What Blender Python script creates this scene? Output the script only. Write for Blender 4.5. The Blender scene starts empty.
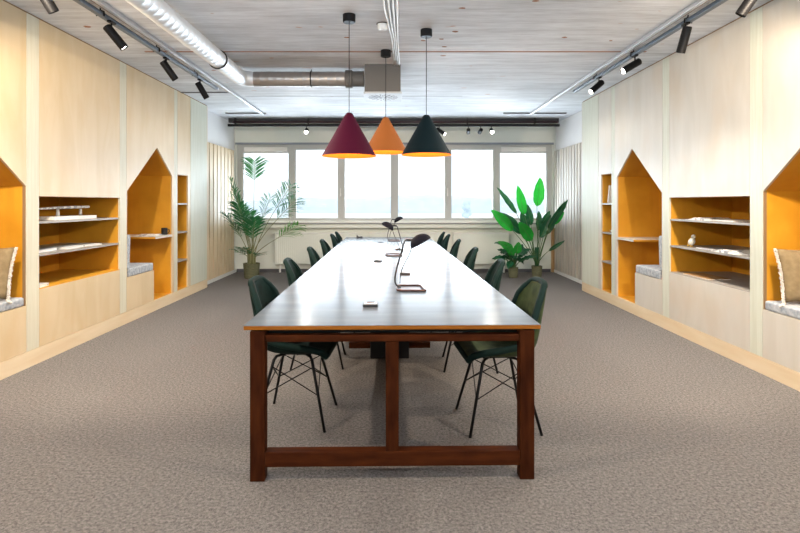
import bpy, bmesh, math, random
from mathutils import Vector, Matrix
PI = math.pi
S = bpy.context.scene
COL = S.collection
R = math.radians
random.seed(7)

# ------------------------------------------------------------------ camera
F = 525.0
cam_d = bpy.data.cameras.new('camera')
cam_d.sensor_width = 36.0
cam_d.lens = 36.0 * F / 800.0
cam_d.shift_x = 0.0069
cam_d.shift_y = -0.0791
cam_d.clip_end = 3000
cam = bpy.data.objects.new('camera', cam_d)
cam.location = (0, 0, 1.36)
cam.rotation_euler = (R(90), 0, 0)
COL.objects.link(cam)
S.camera = cam

# ------------------------------------------------------------------ colour management, world, lights
S.view_settings.view_transform = 'Standard'
S.view_settings.look = 'None'
S.view_settings.gamma = 1
S.view_settings.use_curve_mapping = False
S.view_settings.exposure = 0.35

W = bpy.data.worlds.new('sky')
S.world = W
W.use_nodes = True
wn = W.node_tree
for n in list(wn.nodes):
    wn.nodes.remove(n)
w_out = wn.nodes.new('ShaderNodeOutputWorld')
w_bg = wn.nodes.new('ShaderNodeBackground')
w_tc = wn.nodes.new('ShaderNodeTexCoord')
w_sep = wn.nodes.new('ShaderNodeSeparateXYZ')
w_rmp = wn.nodes.new('ShaderNodeValToRGB')
w_rmp.color_ramp.elements[0].position = 0.0
w_rmp.color_ramp.elements[0].color = (0.80, 0.90, 1.0, 1)
w_rmp.color_ramp.elements[1].position = 0.25
w_rmp.color_ramp.elements[1].color = (0.93, 0.97, 1.0, 1)
wn.links.new(w_tc.outputs['Generated'], w_sep.inputs[0])
wn.links.new(w_sep.outputs['Z'], w_rmp.inputs['Fac'])
wn.links.new(w_rmp.outputs['Color'], w_bg.inputs['Color'])
w_bg.inputs['Strength'].default_value = 1.3
wn.links.new(w_bg.outputs[0], w_out.inputs[0])


def area(name, loc, rot, sx, sy, power, color, portal=False, spread=180):
    d = bpy.data.lights.new(name, 'AREA')
    d.shape = 'RECTANGLE'
    d.size = sx
    d.size_y = sy
    d.energy = power
    d.color = color
    d.spread = R(spread)
    if portal:
        d.cycles.is_portal = True
    o = bpy.data.objects.new(name, d)
    o.location = loc
    o.rotation_euler = rot
    COL.objects.link(o)
    return o


# daylight of the window band in the end wall
area('daylight_windows', (0, 10.62, 1.75), (R(-90), 0, 0), 6.2, 1.4, 75, (0.80, 0.90, 1.0))
# bright water and open ground below the windows throw daylight up onto the ceiling
area('ground_bounce_windows', (0, 10.66, 1.55), (R(-125), 0, 0), 6.2, 1.2, 135, (0.76, 0.88, 1.0), spread=130)
area('added_fill_front', (0, -3.42, 1.75), (R(90), 0, 0), 5.2, 1.4, 4, (0.90, 0.94, 1.0))  # added fill light behind the camera, through made-up openings
area('added_ceiling_fill_front', (0, -3.5, 1.45), (R(138), 0, 0), 5.2, 1.2, 360, (0.76, 0.88, 1.0), spread=95)  # added cool uplight behind the camera, brightens the ceiling
TRACK_POWER = 64
BACK_POWER = 28
PENDANT_POWER = 6


def spot(name, loc, target, power, size, blend, color, radius=0.03):
    d = bpy.data.lights.new(name, 'SPOT')
    d.energy = power
    d.spot_size = R(size)
    d.spot_blend = blend
    d.color = color
    d.shadow_soft_size = radius
    o = bpy.data.objects.new(name, d)
    o.location = loc
    v = Vector(target) - Vector(loc)
    o.rotation_euler = v.to_track_quat('-Z', 'Y').to_euler()
    COL.objects.link(o)
    return o


# ------------------------------------------------------------------ materials
MATS = {}


def mat(name, color=(0.8, 0.8, 0.8), rough=0.5, metal=0.0, spec=0.5, coat=0.0, emit=None, estr=0.0, sheen=0.0):
    m = bpy.data.materials.new(name)
    m.use_nodes = True
    b = m.node_tree.nodes['Principled BSDF']
    b.inputs['Base Color'].default_value = (*color, 1)
    b.inputs['Roughness'].default_value = rough
    b.inputs['Metallic'].default_value = metal
    b.inputs['Specular IOR Level'].default_value = spec
    b.inputs['Coat Weight'].default_value = coat
    b.inputs['Sheen Weight'].default_value = sheen
    if emit:
        b.inputs['Emission Color'].default_value = (*emit, 1)
        b.inputs['Emission Strength'].default_value = estr
    MATS[name] = m
    return m


def noise_mat(name, c1, c2, scale=(1, 1, 1), nscale=5, detail=4, rough=0.5, lo=0.3, hi=0.7, bump=0.0, bdist=0.01,
              metal=0.0, spec=0.5, coat=0.0, c3=None, s3=(1, 1, 1), n3=3, lo3=0.4, hi3=0.7, f3=0.5, sheen=0.0, dist=0.0):
    m = mat(name, c1, rough, metal, spec, coat, sheen=sheen)
    nt = m.node_tree
    b = nt.nodes['Principled BSDF']
    tc = nt.nodes.new('ShaderNodeTexCoord')
    mp = nt.nodes.new('ShaderNodeMapping')
    mp.inputs['Scale'].default_value = scale
    nz = nt.nodes.new('ShaderNodeTexNoise')
    nz.inputs['Scale'].default_value = nscale
    nz.inputs['Detail'].default_value = detail
    nz.inputs['Distortion'].default_value = dist
    rp = nt.nodes.new('ShaderNodeValToRGB')
    rp.color_ramp.elements[0].position = lo
    rp.color_ramp.elements[0].color = (*c1, 1)
    rp.color_ramp.elements[1].position = hi
    rp.color_ramp.elements[1].color = (*c2, 1)
    nt.links.new(tc.outputs['Object'], mp.inputs[0])
    nt.links.new(mp.outputs[0], nz.inputs['Vector'])
    nt.links.new(nz.outputs['Fac'], rp.inputs[0])
    colsock = rp.outputs[0]
    if c3:
        mp3 = nt.nodes.new('ShaderNodeMapping')
        mp3.inputs['Scale'].default_value = s3
        nz3 = nt.nodes.new('ShaderNodeTexNoise')
        nz3.inputs['Scale'].default_value = n3
        nz3.inputs['Detail'].default_value = 3
        mr = nt.nodes.new('ShaderNodeMapRange')
        mr.inputs['From Min'].default_value = lo3
        mr.inputs['From Max'].default_value = hi3
        mr.inputs['To Max'].default_value = f3
        mx = nt.nodes.new('ShaderNodeMix')
        mx.data_type = 'RGBA'
        nt.links.new(tc.outputs['Object'], mp3.inputs[0])
        nt.links.new(mp3.outputs[0], nz3.inputs['Vector'])
        nt.links.new(nz3.outputs['Fac'], mr.inputs['Value'])
        nt.links.new(mr.outputs[0], mx.inputs['Factor'])
        nt.links.new(colsock, mx.inputs['A'])
        mx.inputs['B'].default_value = (*c3, 1)
        colsock = mx.outputs['Result']
    nt.links.new(colsock, b.inputs['Base Color'])
    if bump:
        bp = nt.nodes.new('ShaderNodeBump')
        bp.inputs['Strength'].default_value = bump
        bp.inputs['Distance'].default_value = bdist
        nt.links.new(nz.outputs['Fac'], bp.inputs['Height'])
        nt.links.new(bp.outputs[0], b.inputs['Normal'])
    return m


# pale birch plywood with vertical grain; warm light on the left tinted in
M_ply = noise_mat('warm_lit_birch_plywood', (0.60, 0.455, 0.265), (0.68, 0.55, 0.37), (2.2, 2.2, 0.5), 2.4, 5, 0.42, 0.3, 0.75,
                  c3=(0.60, 0.42, 0.22), s3=(1, 1, 0.7), n3=2.6, lo3=0.50, hi3=0.75, f3=0.55, dist=0.8)
M_ply_r = noise_mat('cool_lit_birch_plywood', (0.54, 0.50, 0.435), (0.62, 0.585, 0.53), (2.2, 2.2, 0.5), 2.4, 5, 0.42, 0.3, 0.75,
                    c3=(0.58, 0.46, 0.33), s3=(1, 1, 0.7), n3=2.0, lo3=0.50, hi3=0.75, f3=0.55, dist=0.8)  # right-hand copy of the birch, cooler light put into its colour
M_strip = noise_mat('pale_joint_strip', (0.57, 0.58, 0.48), (0.64, 0.66, 0.57), (6, 6, 0.3), 8, 5, 0.5, 0.35, 0.7)
M_strip_l = noise_mat('warm_lit_joint_strip', (0.60, 0.56, 0.43), (0.66, 0.63, 0.51), (6, 6, 0.3), 8, 5, 0.5, 0.35, 0.7)  # left-hand copy of the strip, warm light put into its colour
M_plinth = noise_mat('plinth_plywood', (0.68, 0.53, 0.34), (0.74, 0.61, 0.43), (3, 0.4, 3), 5, 5, 0.42, 0.35, 0.7)
M_yellow = noise_mat('amber_stained_plywood', (0.58, 0.26, 0.014), (0.72, 0.35, 0.028), (1, 1, 1), 2.5, 5, 0.45, 0.35, 0.7,
                     c3=(0.5, 0.2, 0.012), s3=(3, 3, 0.5), n3=3, lo3=0.5, hi3=0.85, f3=0.5)
M_shelfedge = noise_mat('pale_shelf_laminate', (0.28, 0.25, 0.22), (0.37, 0.34, 0.31), (2, 2, 10), 8, 4, 0.4)
M_desk = noise_mat('pale_desk_laminate', (0.55, 0.51, 0.45), (0.64, 0.60, 0.54), (2, 2, 10), 8, 4, 0.4)
M_gap = mat('dark_gap', (0.25, 0.15, 0.07), 0.8)
M_carpet = noise_mat('carpet_loop', (0.04, 0.038, 0.038), (0.265, 0.245, 0.235), (1, 1, 1), 62, 6, 0.95, 0.36, 0.64, spec=0.1)
for _n in M_carpet.node_tree.nodes:
    if _n.type == 'TEX_NOISE':
        _n.inputs['Roughness'].default_value = 0.92
M_plaster = noise_mat('white_plaster', (0.71, 0.735, 0.675), (0.77, 0.795, 0.735), (1, 1, 1), 2, 3, 0.8)
M_plaster_w = noise_mat('cool_white_plaster', (0.72, 0.72, 0.73), (0.78, 0.78, 0.78), (1, 1, 1), 2, 3, 0.8)
M_frame = mat('window_frame_paint', (0.50, 0.51, 0.50), 0.4)
M_black = mat('matt_black_metal', (0.006, 0.006, 0.007), 0.5, spec=0.2)
M_blackp = mat('black_plastic', (0.02, 0.02, 0.022), 0.5)
M_greyblue = mat('blue_grey_track_paint', (0.10, 0.13, 0.17), 0.35, 0.3)
M_white = mat('white_enamel', (0.75, 0.75, 0.73), 0.4)
M_lgrey = mat('light_grey_metal', (0.55, 0.56, 0.58), 0.35, 0.5)
M_steel = mat('galvanised_steel', (0.82, 0.84, 0.86), 0.55, 0.7)
M_steel_d = mat('dull_galvanised_steel', (0.36, 0.33, 0.31), 0.42, 0.7)
M_grille = mat('vent_grille_paint', (0.42, 0.42, 0.42), 0.5)
M_box = mat('grey_sheet_metal', (0.115, 0.107, 0.10), 0.6, 0.0, 0.2)
M_brownpipe = mat('dark_reddish_pipe', (0.035, 0.014, 0.018), 0.4)
M_lens = mat('lit_lens', (1, 1, 1), 0.5, emit=(1.0, 0.93, 0.82), estr=12)
M_lens_b = mat('lit_lens_bright', (1, 1, 1), 0.5, emit=(1.0, 0.95, 0.86), estr=60)
M_table = noise_mat('dark_walnut_frame', (0.020, 0.005, 0.002), (0.055, 0.015, 0.0045), (4, 4, 0.8), 6, 5, 0.55, spec=0.03)
M_tabler = noise_mat('walnut_rail', (0.025, 0.0065, 0.0025), (0.065, 0.017, 0.005), (0.8, 4, 4), 6, 5, 0.55, spec=0.03)
M_edge = noise_mat('orange_brown_edge', (0.20, 0.066, 0.007), (0.27, 0.095, 0.012), (0.6, 1, 4), 6, 5, 0.5, spec=0.1)
M_top = noise_mat('polished_grey_tabletop', (0.11, 0.127, 0.15), (0.15, 0.167, 0.19), (0.5, 3, 1), 3, 5, 0.20, 0.35, 0.7, spec=0.5)
M_top.node_tree.nodes['Principled BSDF'].inputs['IOR'].default_value = 1.08
M_velvet = noise_mat('green_velvet', (0.0025, 0.009, 0.0085), (0.008, 0.023, 0.020), (1, 1, 1), 14, 4, 0.8, spec=0.04, sheen=0.02)
M_velvet_o = noise_mat('olive_velvet', (0.016, 0.028, 0.012), (0.055, 0.075, 0.03), (1, 1, 1), 14, 4, 0.8, spec=0.05, sheen=0.05)
M_pipe = mat('chair_piping', (0.008, 0.022, 0.02), 0.7, spec=0.1)
M_sh_red = mat('burgundy_lampshade', (0.055, 0.005, 0.019), 0.6, spec=0.08)
M_sh_org = mat('terracotta_lampshade', (0.26, 0.085, 0.022), 0.6, spec=0.1)
M_sh_grn = mat('bottle_green_lampshade', (0.004, 0.011, 0.015), 0.6, spec=0.08)
M_sh_in = mat('orange_shade_lining', (0.92, 0.27, 0.02), 0.5)
M_bulb = mat('glowing_bulb', (1, 1, 1), 0.5, emit=(1.0, 0.75, 0.45), estr=8)
M_slat = noise_mat('pine_slat', (0.64, 0.48, 0.29), (0.72, 0.58, 0.40), (4, 4, 0.5), 5, 5, 0.5)
M_slat_r = noise_mat('greyed_slat', (0.40, 0.37, 0.34), (0.64, 0.56, 0.46), (4, 4, 0.3), 4, 3, 0.6)
M_slatgap = mat('grey_felt_backing', (0.16, 0.15, 0.15), 0.9)
M_cush = noise_mat('grey_seat_fabric', (0.25, 0.28, 0.32), (0.48, 0.50, 0.53), (1, 1, 1), 35, 3, 0.9, bump=0.3, bdist=0.002)
M_khaki = noise_mat('khaki_linen', (0.20, 0.145, 0.075), (0.26, 0.195, 0.105), (1, 1, 1), 30, 3, 0.9, bump=0.3, bdist=0.002)
M_fringe = noise_mat('pale_cushion_fringe', (0.5, 0.47, 0.43), (0.68, 0.65, 0.6), (1, 1, 1), 50, 3, 0.9, bump=0.4, bdist=0.003)
M_paper = noise_mat('white_paper', (0.74, 0.73, 0.70), (0.82, 0.81, 0.79), (1, 1, 1), 12, 3, 0.6)
M_ink = noise_mat('printed_page', (0.36, 0.36, 0.38), (0.78, 0.77, 0.74), (1, 1, 1), 22, 4, 0.5, 0.42, 0.52)
M_bird = mat('white_figurine', (0.72, 0.70, 0.62), 0.4)
M_bird_y = mat('yellow_figurine', (0.75, 0.45, 0.05), 0.4)
M_brownbook = mat('tan_book_cover', (0.35, 0.19, 0.07), 0.5)
M_mug = mat('black_glaze', (0.014, 0.016, 0.018), 0.25)
M_pot = noise_mat('olive_pot', (0.075, 0.08, 0.04), (0.13, 0.13, 0.07), (1, 1, 3), 20, 4, 0.8, bump=0.4, bdist=0.004)
M_soil = noise_mat('potting_soil', (0.02, 0.014, 0.01), (0.06, 0.04, 0.025), (1, 1, 1), 60, 3, 0.95)
M_chrome = mat('dark_chrome', (0.05, 0.05, 0.055), 0.35, 0.6)
M_copper = mat('brushed_copper_base', (0.10, 0.045, 0.035), 0.35, 0.6)
M_lampsh = mat('navy_black_shade', (0.008, 0.008, 0.014), 0.65, spec=0.1)
M_rad = mat('cream_radiator_paint', (0.72, 0.74, 0.68), 0.45)
M_trimwood = noise_mat('oak_trim', (0.40, 0.22, 0.09), (0.5, 0.3, 0.13), (4, 4, 0.5), 6, 4, 0.5)


def leaf_mat(name, c1, c2, trans=0.35):
    m = noise_mat(name, c1, c2, (1, 1, 1), 7, 3, 0.4)
    nt = m.node_tree
    b = nt.nodes['Principled BSDF']
    tr = nt.nodes.new('ShaderNodeBsdfTranslucent')
    tr.inputs['Color'].default_value = (c2[0] * 1.6, c2[1] * 1.6, c2[2] * 1.2, 1)
    mx = nt.nodes.new('ShaderNodeMixShader')
    mx.inputs[0].default_value = trans
    out = nt.nodes['Material Output']
    nt.links.new(b.outputs[0], mx.inputs[1])
    nt.links.new(tr.outputs[0], mx.inputs[2])
    nt.links.new(mx.outputs[0], out.inputs[0])
    return m


M_palm = leaf_mat('palm_green', (0.012, 0.085, 0.04), (0.035, 0.17, 0.06), 0.25)
M_palm2 = leaf_mat('fresh_palm_green', (0.04, 0.19, 0.02), (0.07, 0.27, 0.03), 0.3)
M_leaf = leaf_mat('deep_leaf_green', (0.004, 0.05, 0.026), (0.008, 0.10, 0.035), 0.15)
M_leaf2 = leaf_mat('bright_leaf_green', (0.008, 0.16, 0.018), (0.014, 0.28, 0.03), 0.3)
M_stem = mat('leaf_stalk_green', (0.06, 0.13, 0.04), 0.5)
M_stem2 = mat('dry_stalk', (0.22, 0.22, 0.10), 0.6)


def glass_mat():
    m = bpy.data.materials.new('window_glass')
    m.use_nodes = True
    nt = m.node_tree
    for n in list(nt.nodes):
        nt.nodes.remove(n)
    out = nt.nodes.new('ShaderNodeOutputMaterial')
    tr = nt.nodes.new('ShaderNodeBsdfTransparent')
    tr.inputs[0].default_value = (0.97, 0.98, 0.98, 1)
    gl = nt.nodes.new('ShaderNodeBsdfGlossy')
    gl.inputs['Roughness'].default_value = 0.02
    fr = nt.nodes.new('ShaderNodeFresnel')
    fr.inputs[0].default_value = 1.45
    mx = nt.nodes.new('ShaderNodeMixShader')
    nt.links.new(fr.outputs[0], mx.inputs[0])
    nt.links.new(tr.outputs[0], mx.inputs[1])
    nt.links.new(gl.outputs[0], mx.inputs[2])
    nt.links.new(mx.outputs[0], out.inputs[0])
    return m


M_glass = glass_mat()


def concrete_mat():
    m = mat('board_marked_concrete', (0.6, 0.6, 0.6), 0.75)
    nt = m.node_tree
    b = nt.nodes['Principled BSDF']
    L = nt.links.new
    tc = nt.nodes.new('ShaderNodeTexCoord')

    def nz(scale, ns, detail, rough=0.5):
        mp = nt.nodes.new('ShaderNodeMapping')
        mp.inputs['Scale'].default_value = scale
        n = nt.nodes.new('ShaderNodeTexNoise')
        n.inputs['Scale'].default_value = ns
        n.inputs['Detail'].default_value = detail
        n.inputs['Roughness'].default_value = rough
        L(tc.outputs['Object'], mp.inputs[0])
        L(mp.outputs[0], n.inputs['Vector'])
        return n
    n1 = nz((0.6, 4.5, 1), 2.2, 9, 0.72)
    r1 = nt.nodes.new('ShaderNodeValToRGB')
    r1.color_ramp.elements[0].position = 0.30
    r1.color_ramp.elements[0].color = (0.47, 0.47, 0.485, 1)
    r1.color_ramp.elements[1].position = 0.68
    r1.color_ramp.elements[1].color = (0.81, 0.83, 0.86, 1)
    L(n1.outputs['Fac'], r1.inputs[0])
    n2 = nz((1, 1, 1), 0.8, 5)
    mr = nt.nodes.new('ShaderNodeMapRange')
    mr.inputs['From Min'].default_value = 0.35
    mr.inputs['From Max'].default_value = 0.7
    mr.inputs['To Min'].default_value = 0.80
    mr.inputs['To Max'].default_value = 1.08
    L(n2.outputs['Fac'], mr.inputs['Value'])
    mul = nt.nodes.new('ShaderNodeVectorMath')
    mul.operation = 'SCALE'
    L(r1.outputs[0], mul.inputs[0])
    L(mr.outputs[0], mul.inputs['Scale'])
    # board seams across the room
    sp = nt.nodes.new('ShaderNodeSeparateXYZ')
    L(tc.outputs['Object'], sp.inputs[0])
    m1 = nt.nodes.new('ShaderNodeMath')
    m1.operation = 'MULTIPLY'
    m1.inputs[1].default_value = 6.5
    L(sp.outputs['Y'], m1.inputs[0])
    m2 = nt.nodes.new('ShaderNodeMath')
    m2.operation = 'FRACT'
    L(m1.outputs[0], m2.inputs[0])
    m3 = nt.nodes.new('ShaderNodeMath')
    m3.operation = 'LESS_THAN'
    m3.inputs[1].default_value = 0.05
    L(m2.outputs[0], m3.inputs[0])
    n4 = nz((0.8, 6, 1), 2, 2)
    m4 = nt.nodes.new('ShaderNodeMapRange')
    m4.inputs['From Min'].default_value = 0.42
    m4.inputs['From Max'].default_value = 0.6
    m4.inputs['To Max'].default_value = 0.45
    L(n4.outputs['Fac'], m4.inputs['Value'])
    m5 = nt.nodes.new('ShaderNodeMath')
    m5.operation = 'MULTIPLY'
    L(m3.outputs[0], m5.inputs[0])
    L(m4.outputs[0], m5.inputs[1])
    mx = nt.nodes.new('ShaderNodeMix')
    mx.data_type = 'RGBA'
    L(m5.outputs[0], mx.inputs['Factor'])
    L(mul.outputs[0], mx.inputs['A'])
    mx.inputs['B'].default_value = (0.40, 0.38, 0.37, 1)
    # rust stains
    n5 = nz((1.2, 3, 1), 4.0, 1)
    m6 = nt.nodes.new('ShaderNodeMapRange')
    m6.inputs['From Min'].default_value = 0.77
    m6.inputs['From Max'].default_value = 0.79
    m6.inputs['To Max'].default_value = 0.8
    L(n5.outputs['Fac'], m6.inputs['Value'])
    mx2 = nt.nodes.new('ShaderNodeMix')
    mx2.data_type = 'RGBA'
    L(m6.outputs[0], mx2.inputs['Factor'])
    L(mx.outputs['Result'], mx2.inputs['A'])
    mx2.inputs['B'].default_value = (0.42, 0.20, 0.10, 1)
    L(mx2.outputs['Result'], b.inputs['Base Color'])
    bp = nt.nodes.new('ShaderNodeBump')
    bp.inputs['Strength'].default_value = 0.4
    bp.inputs['Distance'].default_value = 0.01
    L(n1.outputs['Fac'], bp.inputs['Height'])
    L(bp.outputs[0], b.inputs['Normal'])
    return m


M_conc = concrete_mat()

# ------------------------------------------------------------------ mesh helpers


def link(name, me, material, parent=None, smooth=False):
    o = bpy.data.objects.new(name, me)
    COL.objects.link(o)
    ms = material if isinstance(material, (list, tuple)) else [material]
    for m in ms:
        me.materials.append(m)
    if smooth:
        for p in me.polygons:
            p.use_smooth = True
    if parent:
        o.parent = parent
    return o


def obj(name, bm, material, parent=None, smooth=False, bevel=0.0, recalc=True):
    if recalc:
        bmesh.ops.recalc_face_normals(bm, faces=bm.faces)
    me = bpy.data.meshes.new(name)
    bm.to_mesh(me)
    bm.free()
    o = link(name, me, material, parent, smooth)
    if bevel:
        b = o.modifiers.new('bevel', 'BEVEL')
        b.width = bevel
        b.segments = 2
        b.limit_method = 'ANGLE'
    return o


def smooth_angle(o, deg=40):
    for p in o.data.polygons:
        p.use_smooth = True
    o.data.set_sharp_from_angle(angle=R(deg))


def NB():
    return bmesh.new()


def add_box(bm, x0, x1, y0, y1, z0, z1, mi=0):
    vs = [bm.verts.new((x, y, z)) for x in (x0, x1) for y in (y0, y1) for z in (z0, z1)]
    for f in ((0, 1, 3, 2), (4, 6, 7, 5), (0, 4, 5, 1), (2, 3, 7, 6), (0, 2, 6, 4), (1, 5, 7, 3)):
        fc = bm.faces.new([vs[i] for i in f])
        fc.material_index = mi
    return bm


def box(x0, x1, y0, y1, z0, z1):
    return add_box(NB(), x0, x1, y0, y1, z0, z1)


def add_prism(bm, pts, axis, a, b):
    """pts: 2D outline, extruded along axis from a to b. axis 'x': pts=(y,z); 'z': (x,y); 'y': (x,z)"""
    def P(p, t):
        return {'x': (t, p[0], p[1]), 'y': (p[0], t, p[1]), 'z': (p[0], p[1], t)}[axis]
    A = [bm.verts.new(P(p, a)) for p in pts]
    B = [bm.verts.new(P(p, b)) for p in pts]
    bm.faces.new(A)
    bm.faces.new(list(reversed(B)))
    n = len(pts)
    for i in range(n):
        j = (i + 1) % n
        bm.faces.new([A[i], B[i], B[j], A[j]])
    return bm


def frames(path):
    path = [Vector(p) for p in path]
    n = len(path)
    out = []
    up = None
    for i in range(n):
        if i == 0:
            t = path[1] - path[0]
        elif i == n - 1:
            t = path[-1] - path[-2]
        else:
            t = (path[i + 1] - path[i]).normalized() + (path[i] - path[i - 1]).normalized()
        t.normalize()
        if up is None:
            ref = Vector((0, 0, 1)) if abs(t.z) < 0.9 else Vector((1, 0, 0))
            up = (ref - t * ref.dot(t)).normalized()
        else:
            up = (up - t * up.dot(t)).normalized()
        out.append((path[i], t, up, t.cross(up)))
    return out


def add_tube(bm, path, rad, seg=8, cap=True):
    fr = frames(path)
    rads = rad if isinstance(rad, (list, tuple)) else [rad] * len(fr)
    rings = []
    for (p, t, u, s), r in zip(fr, rads):
        rings.append([bm.verts.new(p + u * (r * math.cos(2 * PI * k / seg)) + s * (r * math.sin(2 * PI * k / seg)))
                      for k in range(seg)])
    for a, b in zip(rings, rings[1:]):
        for k in range(seg):
            bm.faces.new([a[k], a[(k + 1) % seg], b[(k + 1) % seg], b[k]])
    if cap:
        bm.faces.new(list(reversed(rings[0])))
        bm.faces.new(rings[-1])
    return bm


def tube(path, rad, seg=8, cap=True):
    return add_tube(NB(), path, rad, seg, cap)


def add_lathe(bm, prof, seg=24, c=(0, 0, 0), closed=False):
    rings = []
    for r, z in prof:
        if r < 1e-6:
            rings.append([bm.verts.new((c[0], c[1], c[2] + z))])
        else:
            rings.append([bm.verts.new((c[0] + r * math.cos(2 * PI * k / seg), c[1] + r * math.sin(2 * PI * k / seg), c[2] + z))
                          for k in range(seg)])
    prs = list(zip(rings, rings[1:]))
    if closed:
        prs.append((rings[-1], rings[0]))
    for a, b in prs:
        for k in range(seg):
            k2 = (k + 1) % seg
            if len(a) == 1 and len(b) == 1:
                continue
            if len(a) == 1:
                bm.faces.new([a[0], b[k], b[k2]])
            elif len(b) == 1:
                bm.faces.new([a[k], b[0], a[k2]])
            else:
                bm.faces.new([a[k], b[k], b[k2], a[k2]])
    return bm


def lathe(prof, seg=24, c=(0, 0, 0), closed=False):
    return add_lathe(NB(), prof, seg, c, closed)


def bez(p0, p1, p2, p3, n=10):
    p0, p1, p2, p3 = map(Vector, (p0, p1, p2, p3))
    return [p0 * (1 - t) ** 3 + p1 * 3 * t * (1 - t) ** 2 + p2 * 3 * t * t * (1 - t) + p3 * t ** 3
            for t in [i / n for i in range(n + 1)]]


def thing(name, label, cat, loc=(0, 0, 0), rotz=0, group=None):
    o = bpy.data.objects.new(name, None)
    o.empty_display_size = 0.1
    COL.objects.link(o)
    o.location = loc
    o.rotation_euler = (0, 0, rotz)
    o['label'] = label
    o['category'] = cat
    if group:
        o['group'] = group
    return o


def tag(o, label, cat, group=None, kind=None):
    o['label'] = label
    o['category'] = cat
    if group:
        o['group'] = group
    if kind:
        o['kind'] = kind
    return o


def structure(o, label=None, cat=None):
    o['kind'] = 'structure'
    if label:
        o['label'] = label
    if cat:
        o['category'] = cat
    return o


def kids(o):
    return [c for c in COL.objects if c.parent == o]


def dup(root, loc=None, rotz=None, label=None, group=None):
    def cp(o, parent):
        c = o.copy()
        COL.objects.link(c)
        c.parent = parent
        for ch in kids(o):
            cp(ch, c)
        return c
    r = cp(root, None)
    if loc is not None:
        r.location = loc
    if rotz is not None:
        r.rotation_euler = (0, 0, rotz)
    if label:
        r['label'] = label
    if group:
        r['group'] = group
    return r


# ------------------------------------------------------------------ room shell
CEIL = 2.94
XL, XR = -3.03, 2.93
DEP = 0.65
YB = 10.40      # inner face of end wall
YF = -3.2       # front wall behind the camera
WEND = 8.46     # end of the plywood walls

structure(obj('floor', box(-3.9, 3.9, YF - 0.2, YB + 0.25, -0.12, 0.0), M_carpet), 'brown and beige speckled loop carpet', 'floor')
ceil = structure(obj('ceiling', box(-3.9, 3.9, YF - 0.2, YB + 0.25, CEIL, CEIL + 0.15), M_conc), 'board-marked raw concrete ceiling', 'ceiling')
b = NB()
add_box(b, -2.6, 2.62, 5.455, 5.485, CEIL - 0.004, CEIL + 0.002)
obj('construction_joint', b, mat('rusty_joint', (0.30, 0.15, 0.10), 0.9), ceil)
b = NB()
add_box(b, -3.1, -2.30, 7.45, 7.47, CEIL - 0.012, CEIL + 0.002)
add_box(b, -2.95, -2.25, 9.15, 9.18, CEIL - 0.02, CEIL + 0.002)
add_box(b, 1.9, 3.0, 9.15, 9.18, CEIL - 0.02, CEIL + 0.002)
obj('ceiling_batten', b, mat('dull_batten', (0.12, 0.12, 0.13), 0.8), ceil)
b = NB()
add_box(b, -2.2, 1.0, 7.74, 7.75, CEIL - 0.003, CEIL + 0.002)
obj('ceiling_crack', b, mat('grey_crack', (0.25, 0.25, 0.25), 0.9), ceil)
b = NB()
rs = random.Random(3)
for (sx, sy, w, l) in ((0.0 - 0.016, 4.0, .05, .02), (0.02, 4.06, .06, .02), (0.55, 4.25, .05, .02), (0.56, 4.83, .05, .025), (0.45, 5.05, .05, .02),
                       (0.50, 5.3, .05, .02), (0.52, 5.62, .05, .02), (1.62, 5.0, .05, .025), (2.1, 5.1, .03, .02), (0.28, 5.1, .05, .02),
                       (-2.55, 3.9, .09, .03), (-2.75, 4.7, .06, .03), (-1.9, 5.35, .06, .02), (1.1, 4.1, .05, .02), (-0.45, 5.0, .05, .02)):
    w, l = w * 0.55, l * 0.8
    pts = [(sx + w * (0.7 + 0.5 * rs.random()) * math.cos(a * PI / 4), sy + l * (0.7 + 0.5 * rs.random()) * math.sin(a * PI / 4)) for a in range(8)]
    add_prism(b, pts, 'z', CEIL - 0.002, CEIL + 0.002)
obj('rust_stain', b, mat('rust_brown', (0.30, 0.14, 0.075), 0.9), ceil)

# end wall
WX0, WX1 = -3.13, 3.13        # window band
WZ0, WZ1 = 1.02, 2.55
b = NB()
add_box(b, -3.9, 3.9, YB, YB + 0.25, 0, WZ0)
add_box(b, -3.9, 3.9, YB, YB + 0.25, WZ1, CEIL)
add_box(b, -3.9, WX0, YB, YB + 0.25, WZ0, WZ1)
add_box(b, WX1, 3.9, YB, YB + 0.25, WZ0, WZ1)
structure(obj('wall_back', b, M_plaster), 'cream plaster end wall around the window band', 'wall')

# unseen wall behind the camera, window openings added for the fill light
b = NB()
add_box(b, -3.9, -2.8, YF - 0.2, YF, 0, CEIL)
add_box(b, 2.8, 3.9, YF - 0.2, YF, 0, CEIL)
add_box(b, -2.8, 2.8, YF - 0.2, YF, 0, 1.0)
add_box(b, -2.8, 2.8, YF - 0.2, YF, 2.5, CEIL)
for q in (-1.4, 0, 1.4):
    add_box(b, q - 0.05, q + 0.05, YF - 0.15, YF - 0.05, 1.0, 2.5)
structure(obj('wall_front', b, M_plaster_w), 'white wall behind the viewpoint with an added band of openings for fill light', 'wall')

# plywood walls -------------------------------------------------------------
PL = 0.135  # plinth top
Z_BENCH, Z_EAVE = 0.515, 1.475
Z_FAR, Z_APEX = 1.705, 2.035
Z_SH0, Z_SH1 = 0.625, 1.42


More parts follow.
